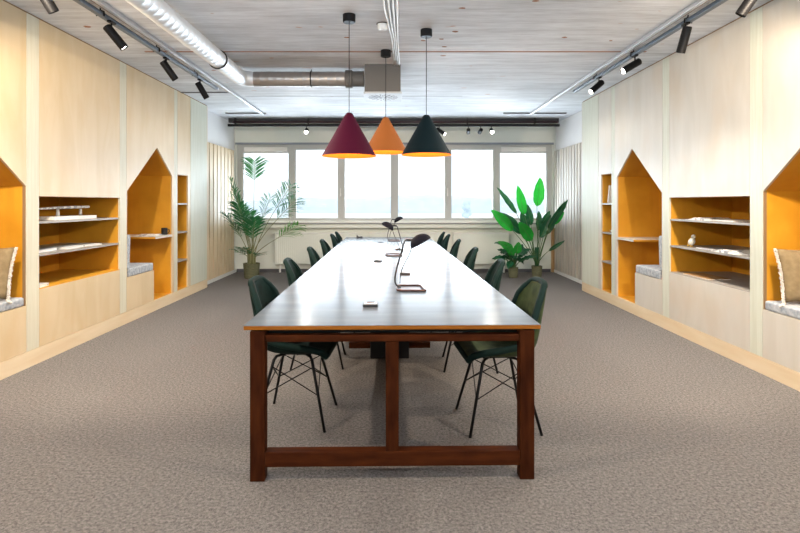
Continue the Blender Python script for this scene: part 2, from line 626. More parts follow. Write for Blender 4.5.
def side_wall(side, X, k, M_ply, M_jt, WEND, dz, zn):
    Z_EAVE, Z_APEX, Z_FAR = 1.475 + dz, 2.035 + dz * 1.4, 1.705 + dz
    Z_NEAR = Z_EAVE + zn
    """side -1 left, +1 right; X the face plane; k scales distances of the measured features."""
    s = side

    def Y(v):
        return v * k
    t = 0.02
    xa, xb = X, X + s * t
    seams = [3.02, 4.325, 4.475, 5.795, 5.935, 7.22, 7.36]
    ns = 'left' if s < 0 else 'right'
    root = thing('wall_' + ns, 'plywood clad %s wall' % ns, 'wall')
    root['kind'] = 'structure'
    g = 0.004

    def panel(pts, name='plywood_panel', m=M_ply):
        return obj(name, add_prism(NB(), [(Y(p[0]), p[1]) for p in pts], 'x', xa, xb), m, root)
    top = CEIL - 0.012
    for (a, c, m) in ((YF / k, 0.0, M_ply), (0.012, 1.43, M_ply), (1.57, 2.87, M_ply)):
        panel([(a, PL), (c - g, PL), (c - g, top), (a, top)])
    # joint strips
    for (a, c) in ((1.43, 1.57), (2.88, 3.02), (4.325, 4.475), (5.795, 5.935), (7.225, 7.33)):
        panel([(a, PL), (c, PL), (c, top), (a, top)], 'joint_strip', M_jt)
    # front nook (near): apex 3.58
    n0 = (3.09, 3.565, 4.318)
    n0z = (Z_FAR, Z_APEX, Z_EAVE)
    panel([(3.024, PL), (4.321, PL), (4.321, Z_BENCH), (3.83, Z_BENCH), (3.83, PL + .002), (3.09, PL + .002), (3.09, Z_FAR), (n0[1], Z_APEX), (4.318, Z_EAVE), (4.318, Z_BENCH), (4.321, Z_BENCH),
           (4.321, top), (3.024, top)]) if False else None
    panel([(3.024, PL), (3.09, PL), (3.09, Z_FAR), (3.565, Z_APEX), (4.318, Z_NEAR), (4.321, top), (3.024, top)])
    panel([(3.70, PL), (4.321, PL), (4.321, Z_BENCH), (3.70, Z_BENCH)])
    # shelf unit bay 4.475-5.795
    panel([(4.479, Z_SH1), (5.791, Z_SH1), (5.791, top), (4.479, top)])
    panel([(4.479, PL), (5.791, PL), (5.791, Z_SH0), (4.479, Z_SH0)])
    # nook bay 5.935 - 7.225
    panel([(5.94, Z_BENCH), (5.948, Z_BENCH), (5.948, Z_EAVE), (6.70, Z_APEX), (7.16, Z_FAR), (7.16, PL), (7.221, PL), (7.221, top), (5.94, top)])
    panel([(5.94, PL), (6.615, PL), (6.615, Z_BENCH), (5.94, Z_BENCH)])
    # narrow shelves 7.33 - 7.72
    panel([(7.335, 1.765), (7.70, 1.765), (7.70, top), (7.335, top)])
    panel([(7.70, PL), (7.80, PL), (7.80, top), (7.70, top)])
    panel([(7.81, PL), (WEND / k, PL), (WEND / k, top), (7.81, top)], m=M_strip)
    # end return of the clad wall
    obj('end_panel', box(min(X, X + s * 0.8), max(X, X + s * 0.8), WEND, WEND + 0.02, 0, top), M_ply, root)
    # dark shadow gap backing strips
    b = NB()
    for v in (4.323, 4.477, 5.793, 5.937, 7.223, 7.333, 3.022, 7.805):
        add_box(b, *sorted((X + s * 0.008, X + s * 0.03)), Y(v) - 0.006, Y(v) + 0.006, PL, Z_SH0 - 0.02 if 4.4 < v < 5.8 else top)
    add_box(b, *sorted((X + s * 0.002, X + s * 0.05)), YF, WEND, top, CEIL)
    obj('shadow_gap', b, M_gap, root)
    # plinth
    structure(obj('baseboard_' + ns, box(*sorted((X - s * 0.004, X + s * 0.02)), YF, WEND, 0, PL - 0.003), M_plinth), 'pale plywood plinth along the %s wall' % ns, 'baseboard')

    # liners -------------------------------------------------------------
    xi, xo = X + s * t, X + s * (DEP + t)
    L_ = 0.018

    def liner(outline, name, parent, back=True):
        """outline (y,z) polygon closed; boards of thickness L_ outside of the outline"""
        b_ = NB()
        n = len(outline)
        cy = sum(p[0] for p in outline) / n
        cz = sum(p[1] for p in outline) / n
        out = []
        for i in range(n):
            p0 = Vector(outline[i - 1])
            p1 = Vector(outline[i])
            p2 = Vector(outline[(i + 1) % n])
            d1 = (p1 - p0).normalized()
            d2 = (p2 - p1).normalized()
            n1 = Vector((d1.y, -d1.x))
            n2 = Vector((d2.y, -d2.x))
            if n1.dot(p1 - Vector((cy, cz))) < 0 and n2.dot(p1 - Vector((cy, cz))) < 0:
                n1, n2 = -n1, -n2
            m_ = (n1 + n2)
            m_ = m_ / max(0.3, (1 + n1.dot(n2)))
            out.append(p1 + m_ * L_)
        xf = X + s * 0.0005
        for i in range(n):
            j = (i + 1) % n
            quad = [outline[i], outline[j], tuple(out[j]), tuple(out[i])]
            add_prism(b_, quad, 'x', X + s * t * 1.01, xo)
        o = obj(name, b_, M_yellow, parent)
        bb = add_prism(NB(), [tuple(p) for p in out], 'x', xo, xo + s * 0.015)
        obj('back_panel', bb, M_yellow, parent)
        return o

    def nook(ya, yap, yb, za, zap, zb, bench_a, bench_b, desk, label):
        """ya is eave with height za, yb with zb; floor of the opening at PL"""
        r = thing('reading_nook', label, 'built-in nook')
        pts = [(ya, PL), (yb, PL), (yb, zb), (yap, zap), (ya, za)]
        liner(pts, 'lining', r)
        # bench
        bb = box(*sorted((X + s * 0.021, xo - s * 0.002)), bench_a + 0.001, bench_b - 0.001, PL + 0.001, Z_BENCH)
        obj('bench', bb, M_yellow, r)
        d = None
        if desk:
            dd = NB()
            DH = 0.035 if s < 0 else 0.015
            add_box(dd, *sorted((X + s * 0.004, xo - s * 0.002)), desk[0], desk[1], 0.872 + DH, 0.895 + DH)
            d = obj('desk_board', dd, M_yellow, r)
            obj('desk_laminate', box(*sorted((X + s * 0.001, xo - s * 0.002)), desk[0], desk[1], 0.8955 + DH, 0.900 + DH), M_desk, r)
            obj('desk_edge', box(*sorted((X - s * 0.002, X + s * 0.0035)), desk[0], desk[1], 0.872 + DH, 0.895 + DH), M_desk, r)
        return r
    wname = ns
    r_far = nook(Y(5.948), Y(6.70), Y(7.16), Z_EAVE, Z_APEX, Z_FAR, Y(5.948), Y(6.615), (Y(6.66), Y(7.158)),
                 'amber house-shaped reading nook with a small desk in the %s wall' % wname)
    r_near = nook(Y(3.09), Y(3.565), Y(4.318), Z_FAR, Z_APEX, Z_NEAR, Y(3.70), Y(4.318), None,
                  'amber house-shaped nook nearest the viewpoint at the %s edge, khaki pillow inside' % wname)
    # open shelf unit
    ys = 4.479
    ye = 5.791
    su = thing('shelf_unit', 'wide amber recessed shelf unit with two pale shelves in the %s wall' % wname, 'shelving')
    liner([(Y(ys), Z_SH0), (Y(ye), Z_SH0), (Y(ye), Z_SH1), (Y(ys), Z_SH1)], 'lining', su)
    obj('bottom_board', box(*sorted((X + s * 0.001, xo - .001 * s)), Y(ys) + .001, Y(ye) - .001, Z_SH0 + .0005, Z_SH0 + 0.006), M_shelfedge if s > 0 else M_yellow, su)
    for z in (0.905 - 0.01 * (s > 0), 1.185 - 0.01 * (s > 0)):
        obj('shelf', box(*sorted((X + s * 0.01, xo - s * 0.002)), Y(ys) + 0.001, Y(ye) - 0.001, z, z + 0.018), M_shelfedge, su)
    # narrow unit
    nu = thing('narrow_shelf_unit', 'tall narrow amber bookshelf niche with three shelves in the %s wall' % wname, 'shelving')
    liner([(Y(7.335), PL), (Y(7.70), PL), (Y(7.70), 1.76), (Y(7.335), 1.76)], 'lining', nu)
    for z in (0.53, 0.935, 1.34):
        obj('shelf', box(*sorted((X + s * 0.006, xo - s * 0.002)), Y(7.335) + .001, Y(7.70) - .001, z, z + 0.02), M_shelfedge, nu)
    return root


side_wall(-1, XL, 1.0, M_ply, M_strip_l, 8.48, 0.025, 0.0)
side_wall(1, XR, 0.967, M_ply_r, M_strip, 8.19, 0.0, -0.02)

# backing walls beyond the plywood, with slats
for s, ns, X, WEND in ((-1, 'left', -3.17, 8.48), (1, 'right', 3.19, 8.19)):
    w = structure(obj('wall_%s_back' % ns, box(*sorted((X, X + s * 0.7)), WEND + 0.021, YB - 0.001, 0, CEIL - .001), M_plaster_w),
                  'pale plaster return wall at the far %s end' % ns, 'wall')
    b = NB()
    y = WEND + 0.03
    i = 0
    panel = thing('slat_panel', 'vertical wooden slat panel at the far end of the %s wall' % ns, 'wall panel')
    obj('backing', box(*sorted((X - s * 0.001, X - s * 0.01)), WEND + 0.025, YB - 0.06, 0.06, 2.385), M_slatgap, panel)
    while y < YB - 0.12:
        wdt = 0.155 if ns == 'left' else 0.10
        add_box(b, *sorted((X - s * 0.0101, X - s * 0.035)), y, y + wdt, 0.06, 2.39)
        y += wdt + 0.045
    obj('slat', b, M_slat if s < 0 else M_slat_r, panel)
    structure(obj('baseboard_%s_back' % ns, box(*sorted((X - s * 0.001, X - s * 0.045)), WEND + 0.022, YB - 0.03, 0, 0.055), M_white),
              'white skirting below the %s slat panel' % ns, 'baseboard')

# left wall wood: outer shell behind niches so no light leaks
for s, ns in ((-1, 'left'), (1, 'right')):
    structure(obj('wall_%s_outer' % ns, box(*sorted((s * 3.80, s * 3.9)), YF, 8.18, 0, CEIL - .001), M_plaster_w), 'outer %s wall' % ns, 'wall')

# ------------------------------------------------------------------ windows
mull = [(-3.13, -3.00), (-2.11, -1.96), (-1.13, -0.985), (-0.075, 0.075), (1.0, 1.135), (1.96, 2.10), (3.02, 3.13)]
for i in range(6):
    xa = (mull[i][0] + mull[i][1]) / 2 if i else mull[0][0]
    xb = (mull[i + 1][0] + mull[i + 1][1]) / 2 if i < 5 else mull[6][1]
    gx0, gx1 = mull[i][1], mull[i + 1][0]
    gz0, gz1 = 1.065, 2.42
    w = thing('window_%d' % (i + 1), 'casement window in the end wall, %s' % ('leftmost behind the palm', 'second from the left', 'third from the left', 'third from the right', 'second from the right', 'rightmost behind the broad-leaved plant')[i], 'window', (0, 0, 0))
    w['kind'] = 'structure'
    if i in (0, 5):
        gz1 = 2.355
    b = NB()
    y0, y1 = YB + 0.05, YB + 0.13
    add_box(b, xa, gx0, y0, y1, WZ0, WZ1)
    add_box(b, gx1, xb, y0, y1, WZ0, WZ1)
    add_box(b, gx0, gx1, y0, y1, WZ0, gz0)
    add_box(b, gx0, gx1, y0, y1, gz1, WZ1)
    obj('window_frame', b, M_frame, w)
    # sash ledge
    b = NB()
    q = 0.022
    for (a, c, d, e) in ((gx0 - 2 * q, gx0 - q, gz0 - 2 * q, gz1 + 2 * q), (gx1 + q, gx1 + 2 * q, gz0 - 2 * q, gz1 + 2 * q)):
        add_box(b, a, c, y0 - 0.014, y0, d, e)
    add_box(b, gx0 - q, gx1 + q, y0 - 0.014, y0, gz0 - 2 * q, gz0 - q)
    add_box(b, gx0 - q, gx1 + q, y0 - 0.014, y0, gz1 + q, gz1 + 2 * q)
    obj('sash', b, M_frame, w)
    obj('pane', box(gx0, gx1, y0 + 0.03, y0 + 0.036, gz0, gz1), M_glass, w)
    if i in (0, 5):
        b = NB()
        add_box(b, gx0 + 0.02, gx1 - 0.02, y0 - 0.05, y0 - 0.001, 2.385, 2.47)
        obj('vent', b, M_white, w, bevel=0.006)
    if i in (1, 3):
        hx = gx1 + 0.055
        b = NB()
        add_box(b, hx - 0.012, hx + 0.012, y0 - 0.03, y0 - 0.001, 1.5, 1.56)
        add_box(b, hx - 0.009, hx + 0.009, y0 - 0.045, y0 - 0.03, 1.53, 1.66)
        obj('handle', b, M_white, w, bevel=0.004)
# window head trim, sill, jamb trims
structure(obj('trim_1', box(WX0 - 0.02, WX1 + 0.02, YB - 0.02, YB - .001, 2.52, 2.56), mat('grey_head_trim', (0.25, 0.28, 0.33), 0.5)), 'grey trim above the windows', 'trim')
structure(obj('trim_2', box(-3.165, 3.185, YB - 0.14, YB + 0.045, 0.965, 1.0), M_white, bevel=0.004), 'long pale window sill board', 'sill')
structure(obj('trim_3', box(-3.165, 3.185, YB - 0.13, YB - .001, 0.875, 0.95), M_rad), 'cream service duct below the sill', 'trim')
structure(obj('trim_4', box(3.10, 3.16, YB - 0.05, YB - .001, 0.0, 0.87), M_trimwood), 'oak batten in the right corner below the sill', 'trim')
structure(obj('trim_5', box(-3.165, 3.185, YB - 0.143, YB - .001, 0.951, 0.964), mat('painted_sill_shadow', (0.06, 0.07, 0.09), 0.6)), 'dark strip painted as the shadow under the sill', 'trim')  # dark strip stands in for the shade below the sill board
structure(obj('baseboard_back', box(-3.12, 3.09, YB - 0.02, YB - .001, 0, 0.06), mat('dark_skirting', (0.08, 0.08, 0.09), 0.6)), 'dark skirting along the end wall', 'baseboard')


def radiator(x0, x1, label):
    r = thing('radiator', label, 'radiator', ((x0 + x1) / 2, YB - 0.08, 0.16), group=None)
    w = (x1 - x0) / 2
    obj('panel', box(-w, w, -0.03, 0.045, 0.0, 0.6), M_rad, r, bevel=0.008)
    b = NB()
    x = -w + 0.04
    while x < w - 0.04:
        add_box(b, x, x + 0.018, -0.038, -0.0301, 0.03, 0.57)
        x += 0.04
    obj('rib', b, M_rad, r)
    obj('grille', box(-w + .005, w - .005, -0.035, 0.046, 0.601, 0.62), M_white, r)
    for q in (-w + 0.1, w - 0.1):
        obj('foot', box(q - 0.015, q + 0.015, -0.02, 0.02, -0.16, -0.0005), M_white, r)


radiator(-2.35, -0.75, 'long ribbed cream radiator under the windows behind the palm')
radiator(-0.5, 0.9, 'ribbed cream radiator under the middle windows behind the table end')
radiator(1.15, 2.25, 'ribbed cream radiator under the windows beside the broad-leaved plants')

# view outside
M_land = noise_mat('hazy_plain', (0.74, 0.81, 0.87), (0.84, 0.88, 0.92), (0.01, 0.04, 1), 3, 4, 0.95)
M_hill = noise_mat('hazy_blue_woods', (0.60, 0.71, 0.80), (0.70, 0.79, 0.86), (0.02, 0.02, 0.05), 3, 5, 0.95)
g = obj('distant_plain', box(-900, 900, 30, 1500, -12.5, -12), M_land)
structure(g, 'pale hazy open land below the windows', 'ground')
b = NB()
rh = random.Random(5)
n = 160
top = []
for i in range(n + 1):
    x = -620 + 1240 * i / n
    h = 20.0 + 2.4 * math.sin(x * 0.011 + 1) + 1.6 * math.sin(x * 0.037) + 1.2 * rh.random()
    top.append((x, h - 12))
rows = []
for (yy, f) in ((700, 0.0), (706, 0.75), (722, 1.0), (760, 0.9)):
    rows.append([b.verts.new((x, yy + 4 * math.sin(x * 0.05), -12 + (z + 12) * f)) for x, z in top])
for r0, r1 in zip(rows, rows[1:]):
    for i in range(n):
        b.faces.new([r0[i], r0[i + 1], r1[i + 1], r1[i]])
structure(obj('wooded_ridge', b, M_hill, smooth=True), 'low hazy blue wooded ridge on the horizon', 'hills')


def far_tree(x, y, h, label):
    t = thing('distant_tree', label, 'tree', (x, y, -12))
    obj('trunk', tube([(0, 0, 0), (0, 0, h * 0.4)], [0.5, 0.3], 8), M_hill, t)
    b = NB()
    rt = random.Random(int(x))
    for k in range(16):
        a = rt.random() * 2 * PI
        zz = h * (0.35 + 0.6 * rt.random())
        rr = h * 0.22 * (1.15 - zz / h)
        bmesh.ops.create_icosphere(b, subdivisions=2, radius=h * (0.09 + 0.06 * rt.random()),
                                   matrix=Matrix.Translation((rr * math.cos(a), rr * math.sin(a), zz)))
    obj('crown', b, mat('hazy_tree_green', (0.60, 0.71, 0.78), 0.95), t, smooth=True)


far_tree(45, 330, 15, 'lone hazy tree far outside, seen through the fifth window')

# ------------------------------------------------------------------ ceiling services
# duct
DR = 0.0875
DX, DY, DZ = -1.80, 6.2, 2.825
duct = thing('ventilation_duct', 'shiny galvanised spiral duct running under the ceiling to the fan box', 'duct', (0, 0, 0))


def ridged(p0, p1, r, step=0.095):
    p0 = Vector(p0)
    p1 = Vector(p1)
    L = (p1 - p0).length
    n = int(L / step)
    path, rad = [], []
    for i in range(n):
        for (u, rr) in ((0, r), (0.85, r), (0.9, r + 0.0014), (0.96, r + 0.0014)):
            path.append(p0 + (p1 - p0) * ((i + u) / n))
            rad.append(rr)
    path.append(p1)
    rad.append(r)
    return tube(path, rad, 28)


o = obj('long_run', ridged((DX, YF + 0.05, DZ), (DX, DY - 0.14, DZ), DR), M_steel, duct)
smooth_angle(o, 50)
el = [(DX + 0.14 - 0.14 * math.cos(a * PI / 16), DY - 0.14 + 0.14 * math.sin(a * PI / 16), DZ) for a in range(9)]
o = obj('elbow', tube(el, DR + 0.002, 28), M_steel, duct)
smooth_angle(o, 50)
o = obj('cross_run', ridged((DX + 0.14, DY, DZ), (-0.58, DY, DZ), DR), M_steel_d, duct)
smooth_angle(o, 50)
o = obj('collar', tube([(-0.58, DY, DZ), (-0.575, DY, DZ), (-0.50, DY, DZ), (-0.49, DY, DZ), (-0.36, DY, DZ)],
                       [DR + .001, DR + 0.016, DR + 0.016, DR + 0.004, DR + 0.004], 28), M_box, duct)
smooth_angle(o, 30)
for (kind, v) in (('y', 5.35), ('x', -0.98), ('y', 2.2), ('y', -0.5)):
    b = NB()
    ring = []
    for a in range(25):
        t = a * 2 * PI / 24
        c_, s_ = (DR + 0.006) * math.cos(t), (DR + 0.006) * math.sin(t)
        ring.append((DX + c_, v, DZ + s_) if kind == 'y' else (v, DY + c_, DZ + s_))
    add_tube(b, ring, 0.007, 6, cap=False)
    px, py = (DX, v) if kind == 'y' else (v, DY)
    add_tube(b, [(px, py, DZ + DR + 0.008), (px, py, CEIL)], 0.004, 6)
    obj('hanger', b, M_black, duct)

# fan box with grille
bx = thing('fan_box', 'square grey ceiling fan box with a perforated white grille underneath', 'ventilation unit', (-0.135, 6.20, 2.615))
obj('casing', box(-0.205, 0.205, -0.24, 0.23, 0.012, CEIL - 2.615 - .001), M_box, bx, bevel=0.004)
b = box(-0.215, 0.22, -0.25, 0.245, -0.008, 0.0115)
obj('grille', b, M_grille, bx, bevel=0.003)
b = NB()
rg = random.Random(2)
for rr_, n_ in ((0.05, 6), (0.1, 12), (0.15, 18)):
    for k in range(n_):
        a = 2 * PI * k / n_
        ca, sa = math.cos(a), math.sin(a)
        pts = [(rr_ * ca + 0.026 * (u * ca - v * sa * 0.45) * 1.0, rr_ * sa + 0.026 * (u * sa + v * ca * 0.45)) for u, v in ((-1, -0.5), (1, -0.5), (1, 0.5), (-1, 0.5))]
        add_prism(b, pts, 'z', -0.0095, -0.0081)
obj('grille_slot', b, M_black, bx)

# conduits on the ceiling
for k, x in enumerate((-0.09, -0.055, -0.02, 0.012)):
    bend = -0.03 + 0.018 * k
    path = [(x, YF + 0.05, CEIL - 0.012), (x, 3.6, CEIL - 0.012), (x + 0.01, 4.2, CEIL - 0.013), (bend + 0.004, 5.0, CEIL - 0.012), (bend + 0.03, 5.95, CEIL - 0.012)]
    tag(obj('conduit', tube(path, 0.0085, 8), M_white, smooth=True),
        ['white ceiling conduit, leftmost of the four beside the pendants', 'white ceiling conduit, second from the left of four',
         'white ceiling conduit, third from the left of four', 'white ceiling conduit, rightmost of the four beside the pendants'][k],
        'conduit', 'parallel conduits along the ceiling')
sn = thing('ceiling_sensor', 'small round white sensor on the ceiling beside the conduits', 'sensor', (-0.105, 4.62, CEIL))
obj('body', lathe([(0, 0), (0.045, 0), (0.045, -0.04), (0.038, -0.055), (0, -0.056)], 20), M_white, sn, smooth=False)
obj('back_plate', lathe([(0, -.0005), (0.055, -.0005), (0.055, -0.006), (0.0455, -0.007)], 20), M_box, sn)

# side rails: pale raceway on the ceiling plus dark lighting track hung below


def raceway(x0, x1, y1, label):
    r = thing('cable_raceway', label, 'cable raceway', (0, 0, 0))
    obj('channel', box(x0, x1, YF + 0.05, y1, CEIL - 0.035, CEIL - 0.001), M_lgrey, r, bevel=0.003)
    obj('lid_line', box(x0 + (0.012 if x0 < 0 else 0.035), x0 + (0.018 if x0 < 0 else 0.041), YF + .06, y1 - .01, CEIL - 0.0365, CEIL - 0.0351), M_gap, r)
    return r


raceway(-2.325, -2.27, 9.15, 'thin pale cable channel on the ceiling above the left spotlight track')
raceway(2.355, 2.41, 9.15, 'thin pale cable channel on the ceiling above the right spotlight track')


def light_track(x, y1, label):
    r = thing('lighting_track', label, 'lighting track', (x, 0, 0))
    b = NB()
    obj('rail', box(-0.024, 0.024, YF + 0.05, y1, 2.868, 2.902), M_greyblue, r, bevel=0.004)
    obj('end_cap', box(-0.026, 0.026, y1 + 0.0005, y1 + 0.02, 2.866, 2.904), M_lgrey, r)
    y = y1 - 0.75
    while y > 0:
        b = NB()
        add_tube(b, [(0, y, 2.9025), (0, y, CEIL)], 0.006, 6)
        add_tube(b, [(-0.030, y, 2.868), (-0.030, y, 2.905), (0, y, 2.915), (0.030, y, 2.905), (0.030, y, 2.868)], 0.006, 6)
        obj('hanger', b, M_black, r)
        y -= 1.0


light_track(-2.37, 6.98, 'dark blue-grey spotlight track hung along the left wall')
light_track(2.46, 7.15, 'dark blue-grey spotlight track hung along the right wall')


def spotlight(px, py, pz, d, label, lit, group, length=0.215, rad=0.036, power=0, cone=150, bright=False, tint=(1.0, 0.93, 0.82)):
    """pivot under the track at (px,py,pz); d = aim direction."""
    d = Vector(d).normalized()
    r = thing('track_spotlight', label, 'spotlight', (px, py, pz), group=group)
    b = NB()
    add_box(b, -0.018, 0.018, -0.04, 0.04, -0.0145, -0.0005)
    obj('adapter', b, M_black, r)
    obj('stem', tube([(0, 0, -0.015), (0, 0, -0.062)], 0.007, 8), M_black, r)
    c0 = Vector((0, 0, -0.075 - rad * 0.4)) - d * length * 0.28
    fr = frames([c0, c0 + d * length])
    prof = [(0, rad * 0.86), (0.006, rad), (length - 0.002, rad), (length, rad * 0.96), (length - 0.012, rad * 0.84)]
    bm = NB()
    rings = []
    _, t, u, sd = fr[0]
    for a, rr in prof:
        rings.append([bm.verts.new(c0 + t * a + u * rr * math.cos(2 * PI * k / 24) + sd * rr * math.sin(2 * PI * k / 24)) for k in range(24)])
    for A, B in zip(rings, rings[1:]):
        for k in range(24):
            bm.faces.new([A[k], A[(k + 1) % 24], B[(k + 1) % 24], B[k]])
    bm.faces.new(rings[0])
    o = obj('head', bm, M_black, r)
    smooth_angle(o, 30)
    bm = NB()
    e = c0 + t * (length - 0.010)
    bm.faces.new([bm.verts.new(e + u * rad * 0.83 * math.cos(2 * PI * k / 24) + sd * rad * 0.83 * math.sin(2 * PI * k / 24)) for k in range(24)])
    obj('lens', bm, (M_lens_b if bright else M_lens) if lit else M_lgrey, r, recalc=False)
    if power:
        tip = Vector((px, py, pz)) + c0 + t * (length + 0.01)
        aim = Vector((math.copysign(0.62, d.x), 0.15, -1)) if py < 9 else d      # wide flood reflector, opening mostly downwards
        soft = 0.6
        if 2.6 < py < 2.8:       # these heads point along the clad wall and cut hard shadows into the niches
            aim, cone, soft = d, 105, 0.5
        spot('spotlight_beam', tip, tip + aim, power, min(cone, 156) if py < 9 else cone, soft, tint)
    return r


gl = 'spotlights on the left track'
P = TRACK_POWER
zt = 2.868
spotlight(-2.35, 3.48, zt, (0.35, 0.45, -0.9), 'black track spotlight, nearest the viewpoint on the left track', False, gl, power=P)
spotlight(-2.35, 4.36, zt, (0.55, 0.25, -0.75), 'black track spotlight with a lit end, second on the left track', True, gl, power=P)
spotlight(-2.37, 5.45, zt, (0.5, 0.3, -0.8), 'black track spotlight, third along the left track', False, gl, power=P)
spotlight(-2.37, 6.40, zt, (0.4, 0.3, -0.8), 'black track spotlight, farthest on the left track', False, gl, power=P)
gr = 'spotlights on the right track'
spotlight(2.44, 3.55, zt, (-0.45, 0.35, -0.85), 'black track spotlight, nearest the viewpoint on the right track', False, gr, power=P)
spotlight(2.44, 4.40, zt, (-0.12, 0.30, -0.95), 'black track spotlight hanging almost straight down, second on the right track', False, gr, power=P)
spotlight(2.45, 5.35, zt, (-0.85, -0.1, -0.5), 'black track spotlight tilted flat with a lit end, third on the right track', True, gr, power=P)
spotlight(2.45, 6.29, zt, (-0.75, -0.25, -0.62), 'black track spotlight with a glowing end, farthest on the right track', True, gr, power=P)
# track spots behind the viewpoint that light the near part of the room
for s, x in ((-1, -2.37), (1, 2.46)):
    for y in (2.7, 1.5, -0.8):
        spotlight(x, y, zt, (-s * 0.5, 0.3, -0.8) if y < 2 else (-s * 0.10, 0.9, -0.62), 'black track spotlight above the viewpoint on the %s track, %s' % ('left' if s < 0 else 'right', 'just ahead of the viewer' if y > 2 else 'right over the viewer' if y > 0 else 'behind the viewer'), False,
                  gl if s < 0 else gr, power=P * (3.2 if y > 2 else 3.1 if y > 0 else 1.0), tint=(1.0, 0.82, 0.62))

# beam with pipe and track in front of the end wall
bt = thing('service_beam', 'dark service rail with a reddish pipe across the room above the windows', 'beam', (0, 9.75, 0))
obj('upper_channel', box(-3.09, 3.06, 0.02, 0.12, 2.865, CEIL - .001), M_blackp, bt)
obj('pipe', tube([(-3.0, -0.015, 2.865), (3.03, -0.015, 2.865)], 0.022, 14), M_brownpipe, bt, smooth=True)
obj('lighting_rail', box(-3.09, 3.06, -0.03, 0.02, 2.785, 2.83), M_black, bt, bevel=0.003)
for x in (-2.95, -1.6, -0.2, 0.62, 1.35, 2.6):
    b = NB()
    add_box(b, x - 0.008, x + 0.008, -0.045, 0.025, 2.8305, CEIL - .002)
    obj('bracket', b, M_black, bt)
gb = 'spotlights on the rail above the windows'
spotlight(-1.63, 9.74, 2.80, (0.05, -0.85, -0.42), 'black spotlight glaring at the viewer above the left windows', True, gb, length=0.16, power=BACK_POWER, cone=95, bright=True)
spotlight(0.83, 9.74, 2.80, (0.6, -0.5, -0.5), 'black spotlight with a lit end right of the dark green pendant', True, gb, power=BACK_POWER * 0.5, cone=120)
spotlight(1.37, 9.74, 2.80, (0.1, 0.9, -0.3), 'black spotlight turned to the windows, left of a close pair', False, gb, length=0.13)
spotlight(1.60, 9.74, 2.80, (-0.1, 0.9, -0.3), 'black spotlight turned to the windows, right of a close pair', False, gb, length=0.13)
spotlight(1.80, 9.74, 2.80, (-0.05, -0.85, -0.42), 'black spotlight glaring at the viewer above the right windows', True, gb, length=0.16, power=BACK_POWER, cone=95, bright=True)


# pendants
def pendant(x, y, zb, m, label):
    r = thing('pendant_lamp', label, 'pendant lamp', (x, y, zb), group=None)
    zc = CEIL - zb
    obj('canopy', lathe([(0, zc - .0005), (0.053, zc - .0005), (0.053, zc - 0.062), (0.048, zc - 0.066), (0, zc - 0.066)], 28), M_black, r)
    obj('cable', tube([(0, 0, zc - 0.066), (0, 0, 0.362)], 0.0032, 6), M_black, r)
    o = obj('lamp_shade', lathe([(0, 0.363), (0.022, 0.362), (0.030, 0.352), (0.228, 0.0), (0.2262, 0.0), (0.0285, 0.348), (0, 0.356)][0:4], 56), m, r)
    smooth_angle(o, 35)
    o = obj('shade_lining', lathe([(0.0, 0.345), (0.026, 0.344), (0.2265, 0.0), (0.228, -0.001)], 56), M_sh_in, r)
    smooth_angle(o, 35)
    obj('bulb', lathe([(0, 0.12), (0.02, 0.13), (0.032, 0.16), (0.02, 0.2), (0.014, 0.25), (0, 0.26)], 16), M_bulb, r, smooth=True)
    d = bpy.data.lights.new('pendant_light', 'POINT')
    d.energy = PENDANT_POWER
    d.color = (1.0, 0.72, 0.45)
    d.shadow_soft_size = 0.03
    l = bpy.data.objects.new('pendant_light', d)
    l.location = (x, y, zb + 0.085)
    COL.objects.link(l)
    return r


pendant(-0.38, 4.40, 1.755, M_sh_red, 'burgundy cone pendant lamp with orange inside hanging over the table')
pendant(-0.09, 5.43, 1.885, M_sh_org, 'terracotta orange cone pendant lamp hanging behind the other two')
pendant(0.29, 4.78, 1.80, M_sh_grn, 'dark green cone pendant lamp hanging on the right over the table')

